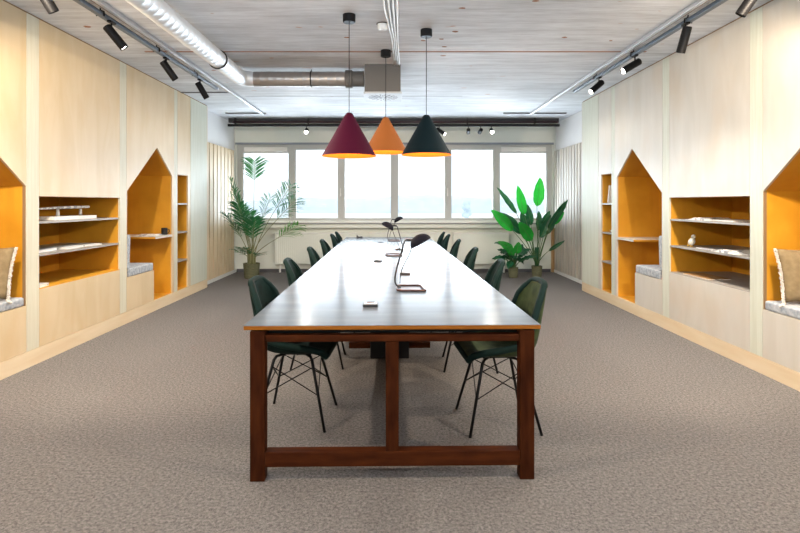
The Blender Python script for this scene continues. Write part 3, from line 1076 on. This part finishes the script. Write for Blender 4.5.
# ------------------------------------------------------------------ table
TROT = R(0.96)
TY0, TLEN, TW = 2.57, 6.68, 1.456
tb = thing('long_table', 'long communal table with pale glossy top and dark walnut trestle frame', 'table', (-0.008, TY0, 0), TROT)
TH = 0.763
hw = TW / 2
top = obj('tabletop', box(-hw, hw, 0, TLEN, TH - 0.022, TH - 0.0025), M_edge, tb, bevel=0.002)
obj('top_surface', box(-hw + .001, hw - .001, 0.001, TLEN - .001, TH - 0.0024, TH), M_top, tb)
for (x0, x1) in ((-hw + 0.05, -hw + 0.075), (hw - 0.075, hw - 0.05)):
    obj('side_apron', box(x0, x1, 0.10, TLEN - 0.10, 0.68, TH - 0.023), M_table, tb)
obj('cross_apron', box(-hw + 0.0755, hw - 0.0755, 0.07, 0.09, 0.712, TH - 0.023), M_black, tb)
fi = 0
for yy in (0.0, 2.07, 4.5, TLEN - 0.07):
    zt_ = 0.712
    for x0 in (-hw + 0.03, hw - 0.03 - 0.072) if (yy == 0 or yy > 6) else ():
        obj('leg', box(x0, x0 + 0.072, yy + 0.003, yy + 0.067, 0, 0.735), M_table, tb, bevel=0.003)
    if yy == 0.0 or yy > 6:
        obj('center_leg', box(-0.035, 0.029, yy + 0.006, yy + 0.064, 0.142, 0.678), M_table, tb, bevel=0.003)
    else:
        obj('cable_column', box(-0.17, 0.17, yy - 0.05, yy + 0.10, 0.0, 0.735), M_black, tb, bevel=0.01)
    obj('cross_rail', box(-hw + 0.1025, hw - 0.1025, yy + 0.012, yy + 0.06, 0.679, 0.713), M_tabler, tb, bevel=0.003)
    if yy == 0.0 or yy > 6:
        obj('stretcher', box(-hw + 0.1025, hw - 0.1025, yy + 0.003, yy + 0.066, 0.07, 0.1415), M_tabler, tb, bevel=0.003)
    else:
        for (a, c) in ((-0.36, -0.1705), (0.1705, 0.36)):
            obj('stretcher', box(a, c, yy + 0.012, yy + 0.06, 0.075, 0.125), M_tabler, tb, bevel=0.003)


def on_table(x, y):
    """world position of something standing on the tabletop at plan (x, y)"""
    return (x, y, TH + 0.0005)


def pop_up(x, y, label):
    r = thing('power_outlet', label, 'table socket', on_table(x, y), TROT, 'flip-up sockets along the tabletop')
    obj('housing', box(-0.044, 0.044, -0.044, 0.044, 0, 0.013), M_blackp, r, bevel=0.004)
    obj('cover', box(-0.038, 0.038, -0.034, 0.04, 0.0135, 0.016), M_lgrey, r, bevel=0.002)
    obj('cable_slot', box(-0.024, 0.024, 0.008, 0.028, 0.0161, 0.018), M_black, r)


for x, y, l in ((-0.14, 3.06, 'black and grey flip-up socket nearest the front edge of the table'),
                (0.088, 4.42, 'flip-up table socket right behind the nearest desk lamp'),
                (-0.17, 5.40, 'flip-up table socket left of the middle, beyond the nearest lamp'),
                (0.058, 6.77, 'flip-up table socket behind the second desk lamp'),
                (-0.215, 8.05, 'flip-up table socket near the far end of the table')):
    pop_up(x, y, l)


def desk_lamp(x, y, flip, label):
    r = thing('desk_lamp', label, 'desk lamp', on_table(x, y), TROT + (PI if flip else 0), 'desk lamps along the table centre')
    # base loop lies flat, from the stem foot
    w, dpt = 0.185, 0.24
    path = [(0.0, 0.0, 0.012), (0.005, -0.09, 0.006), (0.03, -0.115, 0.006), (w, -0.115, 0.006), (w + 0.01, -0.10, 0.006), (w - 0.01, dpt - 0.13, 0.006),
            (w - 0.03, dpt - 0.12, 0.006), (0.03, dpt - 0.12, 0.006), (0.004, dpt - 0.14, 0.006), (0, 0.02, 0.012)]
    obj('base', tube(path, 0.007, 8, cap=True), M_copper, r, smooth=True)
    obj('base_plate', box(0.02, w - 0.02, -0.10, 0.06, 0.0005, 0.004), M_copper, r, bevel=0.001)
    for dy in (0.0, 0.022):
        st = bez((0.03, dy - .01, 0.012), (-0.03, dy - .01, 0.02), (-0.012, dy - .01, 0.08), (0.0, dy - .01, 0.14), 8) + [Vector((0.052, dy - .01, 0.322)), Vector((0.058, dy - .01, 0.335)), Vector((0.07, dy - .01, 0.339))]
        obj('stem', tube(st, 0.0055, 8), M_chrome, r, smooth=True)
    obj('arm', tube([(0.06, 0.0, 0.339), (0.12, 0.0, 0.339)], 0.009, 8), M_chrome, r, smooth=True)
    # shade: half dome opening down towards the right
    bm = NB()
    rr = 0.078
    prof = [(rr * math.cos(a * PI / 2 / 10), rr * 0.78 * math.sin(a * PI / 2 / 10)) for a in range(10)] + [(0, rr * 0.78)]
    inner = [(q * 0.96, z * 0.95 - 0.0005) for q, z in prof]
    add_lathe(bm, prof, 28)
    add_lathe(bm, list(reversed(inner)), 28)
    mtx = Matrix.Translation((0.170, 0.0, 0.320)) @ Matrix.Rotation(R(-29), 4, 'Y')
    bmesh.ops.transform(bm, matrix=mtx, verts=bm.verts)
    o = obj('lamp_shade', bm, M_lampsh, r, smooth=True)
    # loose cable
    cb = bez((0.11, 0.005, 0.315), (0.10, 0.05, 0.20), (0.02, 0.08, 0.16), (0.025, 0.05, 0.03), 10)
    obj('cable', tube(cb, 0.0035, 6), M_blackp, r, smooth=True)


desk_lamp(0.015, 3.66, False, 'black desk lamp with a half-dome shade, nearest on the table')
desk_lamp(0.085, 6.02, True, 'black desk lamp facing left in the middle of the table')
desk_lamp(-0.10, 8.35, False, 'black desk lamp farthest along the table, just below the windows')
cr = thing('tape_dispenser', 'small dark object standing at the far left end of the table', 'desk accessory', on_table(-0.60, 9.0), TROT)
obj('body', add_prism(NB(), [(-0.05, 0), (0.055, 0), (0.055, 0.022), (0.03, 0.03), (0.0, 0.024), (-0.03, 0.03), (-0.036, 0.05), (-0.05, 0.05)], 'y', -0.02, 0.02), M_blackp, cr)


# ------------------------------------------------------------------ chairs
def chair_shell():
    """bucket seat facing +X (sitter looks to +X). Local origin on the floor at the base centre."""
    prof = [(0.215, 0.425), (0.195, 0.447), (0.13, 0.452), (0.04, 0.440), (-0.05, 0.430), (-0.13, 0.437), (-0.180, 0.470), (-0.205, 0.53), (-0.220, 0.60), (-0.233, 0.68),
            (-0.248, 0.76), (-0.264, 0.83), (-0.278, 0.868)]
    half = [0.19, 0.222, 0.235, 0.24, 0.24, 0.238, 0.232, 0.228, 0.222, 0.212, 0.195, 0.165, 0.115]
    lift = [0.0, 0.01, 0.025, 0.05, 0.075, 0.09, 0.07, 0.045, 0.02, 0.005, 0, 0, 0]
    fwd = [0.0, 0.0, 0.0, 0.0, 0.0, 0.01, 0.045, 0.07, 0.07, 0.06, 0.048, 0.034, 0.02]
    bm = NB()
    nu = 12
    rows = []
    for (px, pz), h, l, f in zip(prof, half, lift, fwd):
        row = []
        for k in range(nu + 1):
            u = -1 + 2 * k / nu
            a = abs(u) ** 2.4
            row.append(bm.verts.new((px + f * a, h * math.sin(u * PI / 2 * 0.96), pz + (0.018 if pz < 0.5 else 0.005) + l * a - (0.02 * a if pz > 0.8 else 0))))
        rows.append(row)
    for A, B in zip(rows, rows[1:]):
        for k in range(nu):
            bm.faces.new([A[k], A[k + 1], B[k + 1], B[k]])
    return bm, rows


def make_chair(m, label, grp):
    r = thing('dining_chair', label, 'chair', group=grp)
    bm, rows = chair_shell()
    rim = [v.co.copy() for v in rows[0]] + [row[-1].co.copy() for row in rows[1:]] + [v.co.copy() for v in reversed(rows[-1][:-1])] + [row[0].co.copy() for row in reversed(rows[:-1])]
    o = obj('seat_shell', bm, m, r, smooth=True)
    so = o.modifiers.new('thick', 'SOLIDIFY')
    so.thickness = 0.034
    so.offset = 0
    sb = o.modifiers.new('sub', 'SUBSURF')
    sb.levels = 2
    sb.render_levels = 2
    rim2 = [p + Vector((0, 0, 0)) for p in rim]
    obj('piping', tube(rim2, 0.0205, 8, cap=False), M_pipe, r, smooth=True)
    # base: four splayed legs and wire braces
    zt = 0.418
    q = 0.215
    for sx in (-1, 1):
        for sy in (-1, 1):
            path = [(sx * 0.06, sy * 0.05, zt), (sx * 0.105, sy * 0.11, zt), (sx * 0.118, sy * 0.122, zt - 0.02), (sx * q * 0.99, sy * q * 0.99, 0.0)]
            obj('leg', tube(path, [0.008, 0.009, 0.0095, 0.0085], 10), M_black, r, smooth=True)

    def leg_pt(sx, sy, z):
        t = (zt - 0.02 - z) / (zt - 0.02)
        return Vector((sx * (0.118 + (q * 0.99 - 0.118) * t), sy * (0.122 + (q * 0.99 - 0.122) * t), z))
    pairs = [((-1, -1), (1, -1)), ((1, -1), (1, 1)), ((1, 1), (-1, 1)), ((-1, 1), (-1, -1))]
    for A, B in pairs:
        b = NB()
        add_tube(b, [leg_pt(*A, 0.36), leg_pt(*B, 0.20)], 0.0035, 6)
        add_tube(b, [leg_pt(*B, 0.36), leg_pt(*A, 0.20)], 0.0035, 6)
        obj('wire_brace', b, M_black, r)
    obj('mount', box(-0.10, 0.10, -0.06, 0.06, zt - 0.005, zt + 0.02), M_black, r)
    return r


def cx(Y):
    return -0.008 - 0.0167 * (Y - TY0)


LG = 'green velvet chairs along the table'
place = ['nearest the viewpoint', 'second from the front', 'third from the front', 'fourth from the front', 'fifth from the front', 'farthest from the viewpoint']
ch = make_chair(M_velvet, 'dark green velvet chair on black wire legs on the left side, ' + place[0], LG)
chO = make_chair(M_velvet_o, 'olive green velvet chair on black wire legs on the right side, ' + place[0], LG)
for i, (y, dx, rz) in enumerate(((3.34, 0, -3), (4.50, -0.01, 3), (5.68, 0.01, 4), (6.85, 0.0, 2), (8.10, 0.0, 3), (8.75, 0.01, 5))):
    o = ch if i == 0 else dup(ch)
    o.location = (cx(y) - 0.595 + dx, y, 0)
    o.rotation_euler = (0, 0, R(rz))
    o['label'] = 'dark green velvet chair on black wire legs on the left side, ' + place[i]
for i, (y, dx, rz) in enumerate(((3.27, 0, 4), (4.42, 0.01, -4), (5.62, 0, -3), (6.90, 0.0, -5), (8.02, 0, -4), (8.72, 0.0, -6))):
    o = chO if i == 0 else dup(ch)
    o.location = (cx(y) + 0.655 + dx, y, 0)
    o.rotation_euler = (0, 0, PI + R(rz))
    if i:
        o['label'] = 'dark green velvet chair on black wire legs on the right side, ' + place[i]


# ------------------------------------------------------------------ cushions
def pillow_mesh(w, h, t, n=14, pinch=0.12):
    bm = NB()
    grid = {}
    for sgn in (1, -1):
        for i in range(n + 1):
            for j in range(n + 1):
                u, v = -1 + 2 * i / n, -1 + 2 * j / n
                edge = i in (0, n) or j in (0, n)
                if edge and sgn == -1:
                    continue
                k = (1 - u * u) * (1 - v * v)
                sc = 1 - pinch * (1 - abs(u)) * 0
                px = u * w / 2 * (1 - pinch * (1 - v * v) * 0.5 * abs(u))
                pz = v * h / 2 * (1 - pinch * (1 - u * u) * 0.5 * abs(v))
                grid[(sgn, i, j)] = bm.verts.new((px, sgn * t / 2 * (k ** 0.45), pz))
    for sgn in (1, -1):
        for i in range(n):
            for j in range(n):
                vs = []
                for (a, c) in ((i, j), (i + 1, j), (i + 1, j + 1), (i, j + 1)):
                    e = a in (0, n) or c in (0, n)
                    vs.append(grid[(1 if e else sgn, a, c)])
                if sgn < 0:
                    vs.reverse()
                try:
                    bm.faces.new(vs)
                except ValueError:
                    pass
    return bm


def pillow(loc, rot, label, s):
    r = thing('throw_pillow', label, 'pillow', (loc[0], loc[1], loc[2] + 0.012))
    r.rotation_euler = rot
    obj('cover', pillow_mesh(0.45, 0.41, 0.15), M_khaki, r, smooth=True)
    # pale fringe along the edge that faces the room
    b = NB()
    rf = random.Random(4)
    for sx in (-1,):
        for k in range(46):
            v = -1 + 2 * k / 45
            x = s * 0.225 * (1 - 0.06 * (1 - v * v))
            z = v * 0.20
            add_tube(b, [(x, 0.0, z), (x + s * 0.012, rf.uniform(-.006, .006), z + rf.uniform(-.003, .003)), (x + s * 0.018, rf.uniform(-.01, .01), z + rf.uniform(-.005, .005))], [0.009, 0.008, 0.004], 5)
    obj('fringe', b, M_fringe, r)
    b = NB()
    for k in range(7):
        a = -0.5 + k * 0.17
        add_tube(b, [(s * 0.225, 0, -0.21), (s * (0.235 + 0.02 * math.cos(a)), 0.02 * math.sin(k), -0.235 + 0.01 * math.sin(a))], [0.012, 0.006], 6)
    obj('tassel', b, M_fringe, r)


for s, X, k, nm in ((-1, XL, 1.0, 'left'), (1, XR, 0.967, 'right')):
    # seat cushions: near nook and far nook
    xa, xb = sorted((X + s * 0.003, X + s * 0.64))
    o = obj('seat_cushion', box(xa, xb, 3.72 * k, 4.305 * k, Z_BENCH + 0.001, Z_BENCH + 0.075), M_cush, bevel=0.015)
    tag(o, 'grey seat cushion under the khaki pillow at the %s edge' % nm, 'cushion')
    b = NB()
    o = obj('seat_cushion', box(xa, xb, 5.99 * k, 6.61 * k, Z_BENCH + 0.001, Z_BENCH + 0.098), M_cush, bevel=0.015)
    tag(o, 'grey seat cushion on the bench of the %s nook with the desk' % nm, 'cushion')
    o = obj('back_cushion', add_prism(NB(), [(5.952 * k, Z_BENCH + 0.10), (6.02 * k, Z_BENCH + 0.10), (6.025 * k, 0.70), (6.04 * k, 0.97), (6.025 * k, 1.0), (5.952 * k, 1.0)], 'x', xa, xb), M_cush, bevel=0.012)
    tag(o, 'upright grey back cushion against the side of the %s nook with the desk' % nm, 'cushion')
    pillow((X + s * (0.235 if s < 0 else 0.255), 4.165 * k, Z_BENCH + 0.075 + 0.205), (R(-12), 0, 0), 'khaki linen pillow with pale fringe in the near nook at the %s edge' % nm, -s)


# ------------------------------------------------------------------ small things on the shelves
def book_flat(name, x, y, z, rz, w, d, h, cover, pages, label, grp=None, cat='book'):
    r = thing(name, label, cat, (x, y, z), R(rz), grp)
    obj('cover', add_box(box(-w / 2, w / 2, -d / 2, d / 2, 0, 0.002), -w / 2, w / 2, -d / 2, d / 2, h - 0.002, h), cover, r)
    obj('pages', box(-w / 2 + 0.003, w / 2 - 0.003, -d / 2 + 0.003, d / 2 - 0.003, 0.0021, h - 0.0021), pages, r)
    return r


def open_book(x, y, z, rz, w, d, label, cat='magazine', hump=0.022):
    r = thing('open_magazine', label, cat, (x, y, z), R(rz))
    bm = NB()
    n = 16
    T, B = [], []
    for i in range(n + 1):
        u = -1 + 2 * i / n
        h = 0.004 + hump * math.exp(-((abs(u) - 0.25) / 0.3) ** 2) * (0.35 if abs(u) < 0.06 else 1)
        T.append((bm.verts.new((-d / 2, u * w, h)), bm.verts.new((d / 2, u * w, h))))
        B.append((bm.verts.new((-d / 2, u * w, 0)), bm.verts.new((d / 2, u * w, 0))))
    for i in range(n):
        bm.faces.new([T[i][0], T[i][1], T[i + 1][1], T[i + 1][0]])
        bm.faces.new([B[i][0], B[i + 1][0], B[i + 1][1], B[i][1]])
        bm.faces.new([T[i][0], T[i + 1][0], B[i + 1][0], B[i][0]])
        bm.faces.new([T[i][1], B[i][1], B[i + 1][1], T[i + 1][1]])
    for e in (0, n):
        bm.faces.new([T[e][0], T[e][1], B[e][1], B[e][0]])
    obj('pages', bm, M_ink, r)
    return r


zs1, zs2, zs0 = 1.204, 0.924, Z_SH0 + 0.0065
# left shelf unit: model on the upper shelf
md = thing('wooden_model', 'white architectural model of a long beam on two posts, upper left shelf', 'model', (XL - 0.17, 5.09, zs1))
obj('base', box(-0.12, 0.12, -0.33, 0.34, 0, 0.033), M_paper, md, bevel=0.002)
for q in (-0.10, 0.26):
    obj('post', tube([(0, q, 0.0331), (0, q, 0.10)], [0.016, 0.012], 10), M_white, md, smooth=True)
obj('beam', tube([(0.02, -0.42, 0.105), (-0.01, -0.1, 0.113), (0.01, 0.1, 0.117), (0.0, 0.40, 0.119)], [0.008, 0.012, 0.015, 0.013], 8), M_ink, md)
book_flat('picture_book', XL - 0.18, 5.10, zs2, 2, 0.21, 0.30, 0.020, M_paper, M_paper, 'white book lying flat on the middle left shelf')
book_flat('picture_book', XL - 0.17, 5.42, zs2, -4, 0.20, 0.27, 0.015, M_paper, M_paper, 'thinner white book lying at the far end of the middle left shelf')
book_flat('picture_book', XL - 0.20, 4.72, zs2, 5, 0.22, 0.30, 0.026, M_lgrey, M_paper, 'grey book lying at the near end of the middle left shelf')
book_flat('booklet', XL - 0.09, 4.585, zs0, 8, 0.12, 0.16, 0.022, M_paper, M_ink, 'small white booklet on the bottom board of the left shelf unit', cat='booklet')
# left nook desk
open_book(XL - 0.19, 6.90, 0.936, 8, 0.20, 0.24, 'open magazine lying on the desk of the left nook', hump=0.016)
mg = thing('mug', 'black mug on the desk of the left nook', 'mug', (XL - 0.075, 7.085, 0.936))
obj('cup', lathe([(0, 0), (0.036, 0), (0.040, 0.004), (0.040, 0.092), (0.037, 0.092), (0.036, 0.01), (0, 0.008)], 24), M_mug, mg, smooth=False)
obj('handle', tube([(0.040, 0.0, 0.075), (0.062, 0.0, 0.072), (0.068, 0.0, 0.046), (0.058, 0.0, 0.024), (0.039, 0.0, 0.018)], 0.0055, 8), M_mug, mg, smooth=True)
# right shelf unit
k = 0.967
zs1, zs2 = 1.194, 0.914
open_book(XR + 0.16, 5.30 * k, zs1, 4, 0.20, 0.27, 'open magazine lying on the upper right shelf')
book_flat('picture_book', XR + 0.17, 4.95 * k, zs1, 0, 0.21, 0.28, 0.012, M_paper, M_paper, 'thin white book on the upper right shelf')
open_book(XR + 0.14, 4.86 * k, zs2, -5, 0.20, 0.26, 'open magazine on the middle right shelf beside the bird')
book_flat('picture_book', XR + 0.16, 5.26 * k, zs2, 3, 0.20, 0.24, 0.012, M_lgrey, M_paper, 'thin grey book on the middle right shelf')
book_flat('brown_folder', XR + 0.14, 5.35 * k, zs0, 2, 0.22, 0.42, 0.012, M_brownbook, M_paper, 'tan folder on the bottom board of the right shelf unit', cat='folder')
bd = thing('bird_figurine', 'small white and yellow bird figurine on the middle right shelf', 'figurine', (XR + 0.09, 5.52 * k, zs2), R(20))
bm = NB()
add_lathe(bm, [(0, 0.018), (0.02, 0.022), (0.032, 0.045), (0.030, 0.07), (0.018, 0.092), (0, 0.1)], 16)
bmesh.ops.rotate(bm, verts=bm.verts, cent=(0, 0, 0.05), matrix=Matrix.Rotation(R(25), 3, 'X'))
bmesh.ops.create_uvsphere(bm, u_segments=14, v_segments=8, radius=0.021, matrix=Matrix.Translation((0, -0.022, 0.108)))
obj('body', bm, M_bird, bd, smooth=True)
obj('beak', tube([(0, -0.042, 0.107), (0, -0.058, 0.103)], [0.006, 0.001], 8), M_bird_y, bd)
obj('tail', tube([(0, 0.02, 0.035), (0, 0.05, 0.008)], [0.012, 0.006], 8), M_bird_y, bd)
for q in (-0.01, 0.01):
    obj('leg', tube([(q, 0.0, 0.03), (q, 0.0, 0.0)], 0.004, 6), M_bird_y, bd)
# right narrow niche
bk = thing('standing_book', 'white book leaning upright in the narrow right niche', 'book', (XR + 0.12, 7.54 * k, 1.361))
bk.rotation_euler = (R(12), 0, 0)
obj('cover', box(-0.09, 0.09, -0.012, 0.012, 0.004, 0.25), M_paper, bk, bevel=0.002)
obj('pages', box(-0.086, 0.0905, -0.010, 0.010, 0.008, 0.2505), M_ink, bk)
cp = thing('small_bowl', 'tiny white bowl on the second shelf of the narrow right niche', 'bowl', (XR + 0.06, 7.42 * k, 0.956))
obj('bowl', lathe([(0, 0), (0.02, 0), (0.045, 0.035), (0.042, 0.036), (0.018, 0.006), (0, 0.005)], 20), M_white, cp, smooth=True)


# ------------------------------------------------------------------ plants
def pot(r, rad, h, name='pot'):
    obj('pot', lathe([(0, 0), (rad * 0.80, 0), (rad * 0.86, 0.01), (rad, h * 0.96), (rad, h), (rad * 0.9, h), (rad * 0.88, h * 0.9), (0, h * 0.88)], 28), M_pot, r)
    obj('soil', lathe([(0, h * 0.905), (rad * 0.86, h * 0.9)], 24), M_soil, r)


def palm_frond(r, base, tip_dir, length, droop, nleaf, leaf_len, m, seed, roll=0.0, start=0.35):
    rr = random.Random(seed)
    d = Vector(tip_dir).normalized()
    p0 = Vector(base)
    p1 = p0 + Vector((d.x * 0.10, d.y * 0.10, d.z * 1.0)) * length * 0.40 + Vector((d.x, d.y, 0)) * length * 0.1
    p2 = p0 + d * length * 0.75
    p3 = p0 + d * length + Vector((0, 0, -droop))
    sp = bez(p0, p1, p2, p3, 24)
    b = NB()
    add_tube(b, sp, [0.0075 * (1 - 0.8 * i / 24) + 0.001 for i in range(25)], 6)
    stalk = obj('frond_stalk', b, M_stem2, r, smooth=True)
    b = NB()
    side_ref = d.cross(Vector((0, 0, 1)))
    if side_ref.length < 0.1:
        side_ref = Vector((1, 0, 0))
    side_ref.normalize()
    nleaf = int(nleaf * 1.35)
    for i in range(nleaf):
        t = start + (1 - start) * (i + 0.5) / nleaf
        f = t * 24
        i0 = min(23, int(f))
        pt = sp[i0].lerp(sp[i0 + 1], f - i0)
        tan = (sp[i0 + 1] - sp[i0]).normalized()
        side = tan.cross(Vector((0, 0, 1)))
        side = (side if side.length > 0.15 else side_ref).normalized()
        upv = side.cross(tan).normalized()
        side = (side * math.cos(roll) + upv * math.sin(roll)).normalized()
        ll = 1.12 * leaf_len * math.sin(PI * (0.22 + 0.70 * (i / nleaf))) ** 0.7 * rr.uniform(0.85, 1.1)
        for sg in (-1, 1):
            out = (side * sg * 0.85 + tan * (0.55 + 0.35 * rr.random()) + upv * rr.uniform(-0.1, 0.3)).normalized()
            wv = tan.cross(out)
            wv = out.cross(upv).normalized()
            w = 0.0092
            a0 = pt
            a1 = pt + out * ll * 0.35
            a2 = pt + out * ll * 0.75 + Vector((0, 0, -ll * 0.06))
            a3 = pt + out * ll + Vector((0, 0, -ll * 0.18))
            vs = [b.verts.new(a0 - wv * w * 0.3), b.verts.new(a0 + wv * w * 0.3), b.verts.new(a1 - wv * w), b.verts.new(a1 + wv * w),
                  b.verts.new(a2 - wv * w * 0.8), b.verts.new(a2 + wv * w * 0.8), b.verts.new(a3)]
            b.faces.new([vs[0], vs[1], vs[3], vs[2]])
            b.faces.new([vs[2], vs[3], vs[5], vs[4]])
            b.faces.new([vs[4], vs[5], vs[6]])
    obj('frond', b, m, r, recalc=False)


pm = thing('potted_palm', 'tall feathery palm in an olive pot in the left corner below the windows', 'potted plant', (-2.60, 9.55, 0))
pot(pm, 0.150, 0.27)
b = NB()
for q in range(7):
    a = q * 0.9
    add_tube(b, [(0.05 * math.cos(a), 0.05 * math.sin(a), 0.2), (0.05 * math.cos(a) * 1.4, 0.05 * math.sin(a) * 1.4, 0.42 + 0.03 * q)], [0.022, 0.011], 8)
obj('stem', b, M_stem2, pm, smooth=True)
fr = [  # dir, length, droop, nleaf, leaflen, mat, start, roll
    ((0.04, -0.1, 1.0), 1.85, 0.02, 13, 0.30, M_palm, 0.76, 0.2),
    ((-0.22, -0.16, 1.0), 1.58, 0.05, 16, 0.30, M_palm, 0.60, 0.2),
    ((-0.16, -0.2, 1.0), 1.40, 0.06, 17, 0.30, M_palm, 0.50, 0.3),
    ((-0.10, -0.3, 1.0), 1.20, 0.10, 18, 0.30, M_palm, 0.40, 0.0),
    ((-0.34, -0.35, 0.95), 1.06, 0.08, 18, 0.30, M_palm, 0.42, 0.2),
    ((-0.24, 0.1, 0.95), 1.15, 0.10, 16, 0.28, M_palm, 0.45, 0.3),
    ((0.02, -0.3, 1.0), 1.05, 0.10, 16, 0.26, M_palm, 0.40, 0.0),
    ((0.50, -0.1, 1.0), 1.62, 0.05, 16, 0.34, M_palm, 0.62, 0.4),
    ((0.28, 0.0, 1.0), 1.30, 0.06, 15, 0.32, M_palm, 0.58, 0.3),
    ((0.72, -0.1, 0.98), 1.45, 0.03, 16, 0.34, M_palm, 0.60, 0.4),
    ((0.92, -0.1, 0.68), 1.12, 0.00, 15, 0.30, M_palm2, 0.62, 0.5),
    ((0.18, -0.35, 1.0), 0.95, 0.10, 17, 0.26, M_palm, 0.42, 0.0),
    ((-0.36, -0.3, 0.35), 0.46, 0.04, 10, 0.18, M_palm, 0.40, 0.0),
    ((0.30, -0.4, 0.30), 0.42, 0.04, 9, 0.18, M_palm, 0.40, 0.0),
    ((-0.12, -0.4, 0.40), 0.45, 0.04, 9, 0.20, M_palm, 0.35, 0.0),
    ((-0.26, -0.15, 1.1), 1.32, 0.06, 16, 0.30, M_palm2, 0.55, 0.3),
]
for i, (d, L, dr, nl, ll, m, st, ro) in enumerate(fr):
    palm_frond(pm, (0.03 * math.cos(i), 0.03 * math.sin(i), 0.3), d, L, dr, nl, ll, m, i, ro, st)


def broad_leaf(r, root_, base, tip, width, m, normal, curve=0.05, seed=0, mid=M_stem):
    """petiole from root_ to base, blade from base to tip, facing normal"""
    rp, bs, tp = Vector(root_), Vector(base), Vector(tip)
    path = bez(rp, rp.lerp(bs, 0.35) + Vector((0, 0, 0.12 * (bs - rp).length)), rp.lerp(bs, 0.7) + Vector((0, 0, 0.06 * (bs - rp).length)), bs, 10)
    obj('petiole', tube(path, [0.009 - 0.0004 * i for i in range(11)], 7), M_stem, r, smooth=True)
    ax = tp - bs
    L = ax.length
    ax.normalize()
    nn = Vector(normal)
    nn = (nn - ax * nn.dot(ax)).normalized()
    sd = ax.cross(nn).normalized()
    n = 14
    bm = NB()
    rows = []
    for i in range(n + 1):
        t = i / n
        w = width / 2 * (math.sin(PI * min(1, t * 1.0) ** 0.80) ** 0.72 if 0 < t < 1 else 0.02)
        c = bs + ax * L * t - nn * curve * L * (t * t) * 1.2
        row = []
        for j in range(7):
            u = -1 + j / 3
            ripple = 0.008 * math.sin(i * 1.7 + seed) * abs(u)
            row.append(bm.verts.new(c + sd * w * u + nn * (abs(u) * w * 0.28 + ripple)))
        rows.append(row)
    for A, B in zip(rows, rows[1:]):
        for j in range(6):
            bm.faces.new([A[j], A[j + 1], B[j + 1], B[j]])
    lf = obj('leaf', bm, m, r, smooth=True, recalc=False)
    obj('midrib', tube([bs + ax * L * t - nn * (curve * L * t * t * 1.2 - 0.001) for t in [q / 8 for q in range(8)]], [0.0055 - 0.0005 * q for q in range(8)], 6), M_stem, lf, smooth=True)


bp_ = thing('bird_of_paradise_plant', 'tall bright green broad-leaved plant in an olive pot in the right corner', 'potted plant', (2.62, 9.66, 0))
pot(bp_, 0.098, 0.21)
PX = 2.62


def pix(x, y, dy=0.0):
    """local point of the tall plant"""
    return (x, dy, y)


# leaves: (base x, base z, tip x, tip z, width, bright, depth offset)
lv = [
    (0.0, 1.30, 0.05, 1.83, 0.22, M_leaf2, 0.0),
    (-0.28, 0.80, -0.60, 1.10, 0.15, M_leaf, -0.02),
    (0.05, 0.85, 0.05, 1.22, 0.13, M_leaf, 0.10),
    (-0.10, 0.95, -0.18, 1.34, 0.14, M_leaf, 0.06),
    (0.22, 1.02, 0.42, 1.42, 0.10, M_leaf, -0.40),
    (-0.24, 1.14, -0.38, 1.68, 0.17, M_leaf2, -0.05),
    (-0.36, 1.16, -0.72, 1.66, 0.11, M_leaf, 0.08),
    (-0.46, 0.86, -0.86, 1.24, 0.20, M_leaf2, -0.12),
    (-0.34, 0.98, -0.84, 1.22, 0.14, M_leaf, 0.05),
    (-0.12, 0.68, -0.38, 1.02, 0.22, M_leaf2, -0.15),
    (-0.18, 0.84, -0.30, 1.20, 0.18, M_leaf, 0.02),
    (0.06, 0.72, 0.22, 1.15, 0.15, M_leaf, -0.05),
    (0.14, 0.90, 0.38, 1.38, 0.12, M_leaf, -0.36),
    (0.22, 0.98, 0.40, 1.20, 0.15, M_leaf2, -0.22),
    (0.14, 0.78, 0.34, 1.06, 0.14, M_leaf, 0.06),
    (0.16, 0.50, 0.38, 0.70, 0.07, M_leaf, -0.32),
    (0.10, 0.95, 0.26, 1.22, 0.12, M_leaf, 0.12),
]
for i, (bx_, bz_, tx_, tz_, w_, m_, dy_) in enumerate(lv):
    broad_leaf(bp_, (0.025 * math.cos(i), 0.025 * math.sin(i), 0.19), (bx_, dy_ * 0.6, bz_), (tx_, dy_ - 0.08, tz_), w_, m_, (0.15 * (-1) ** i, -1, 0.25), 0.05, i)
b = NB()
for q in range(5):
    a = q * 1.25
    add_tube(b, [(0.022 * math.cos(a), 0.022 * math.sin(a), 0.185), (0.03 * math.cos(a), 0.03 * math.sin(a), 0.55)], [0.018, 0.011], 8)
obj('stem', b, M_leaf, bp_, smooth=True)

cl = thing('potted_calathea', 'small bushy dark-leaved plant in an olive pot left of the tall corner plant', 'potted plant', (2.17, 9.60, 0))
pot(cl, 0.092, 0.19)
rc = random.Random(11)
for i in range(30):
    a = i * 2.4
    h = 0.30 + 0.28 * rc.random()
    rad = 0.11 + 0.13 * rc.random()
    bsx, bsy = rad * math.cos(a), rad * math.sin(a) * 0.8
    broad_leaf(cl, (0.02 * math.cos(a), 0.02 * math.sin(a), 0.17), (bsx * 0.6, bsy * 0.6, h), (bsx * 1.7, bsy * 1.6 - 0.03, h + rc.uniform(-0.10, 0.14)), 0.13, M_leaf, (0, -0.6, 1), 0.15, i)
for (x0, z0, x1, z1) in ((-0.02, 0.50, -0.30, 0.68), (0.03, 0.45, 0.06, 0.66), (-0.02, 0.40, -0.16, 0.62)):
    broad_leaf(cl, (0, 0, 0.17), (x0, -0.12, z0), (x1, -0.2, z1), 0.15, M_leaf2, (0, -1, 0.4), 0.1, 3)
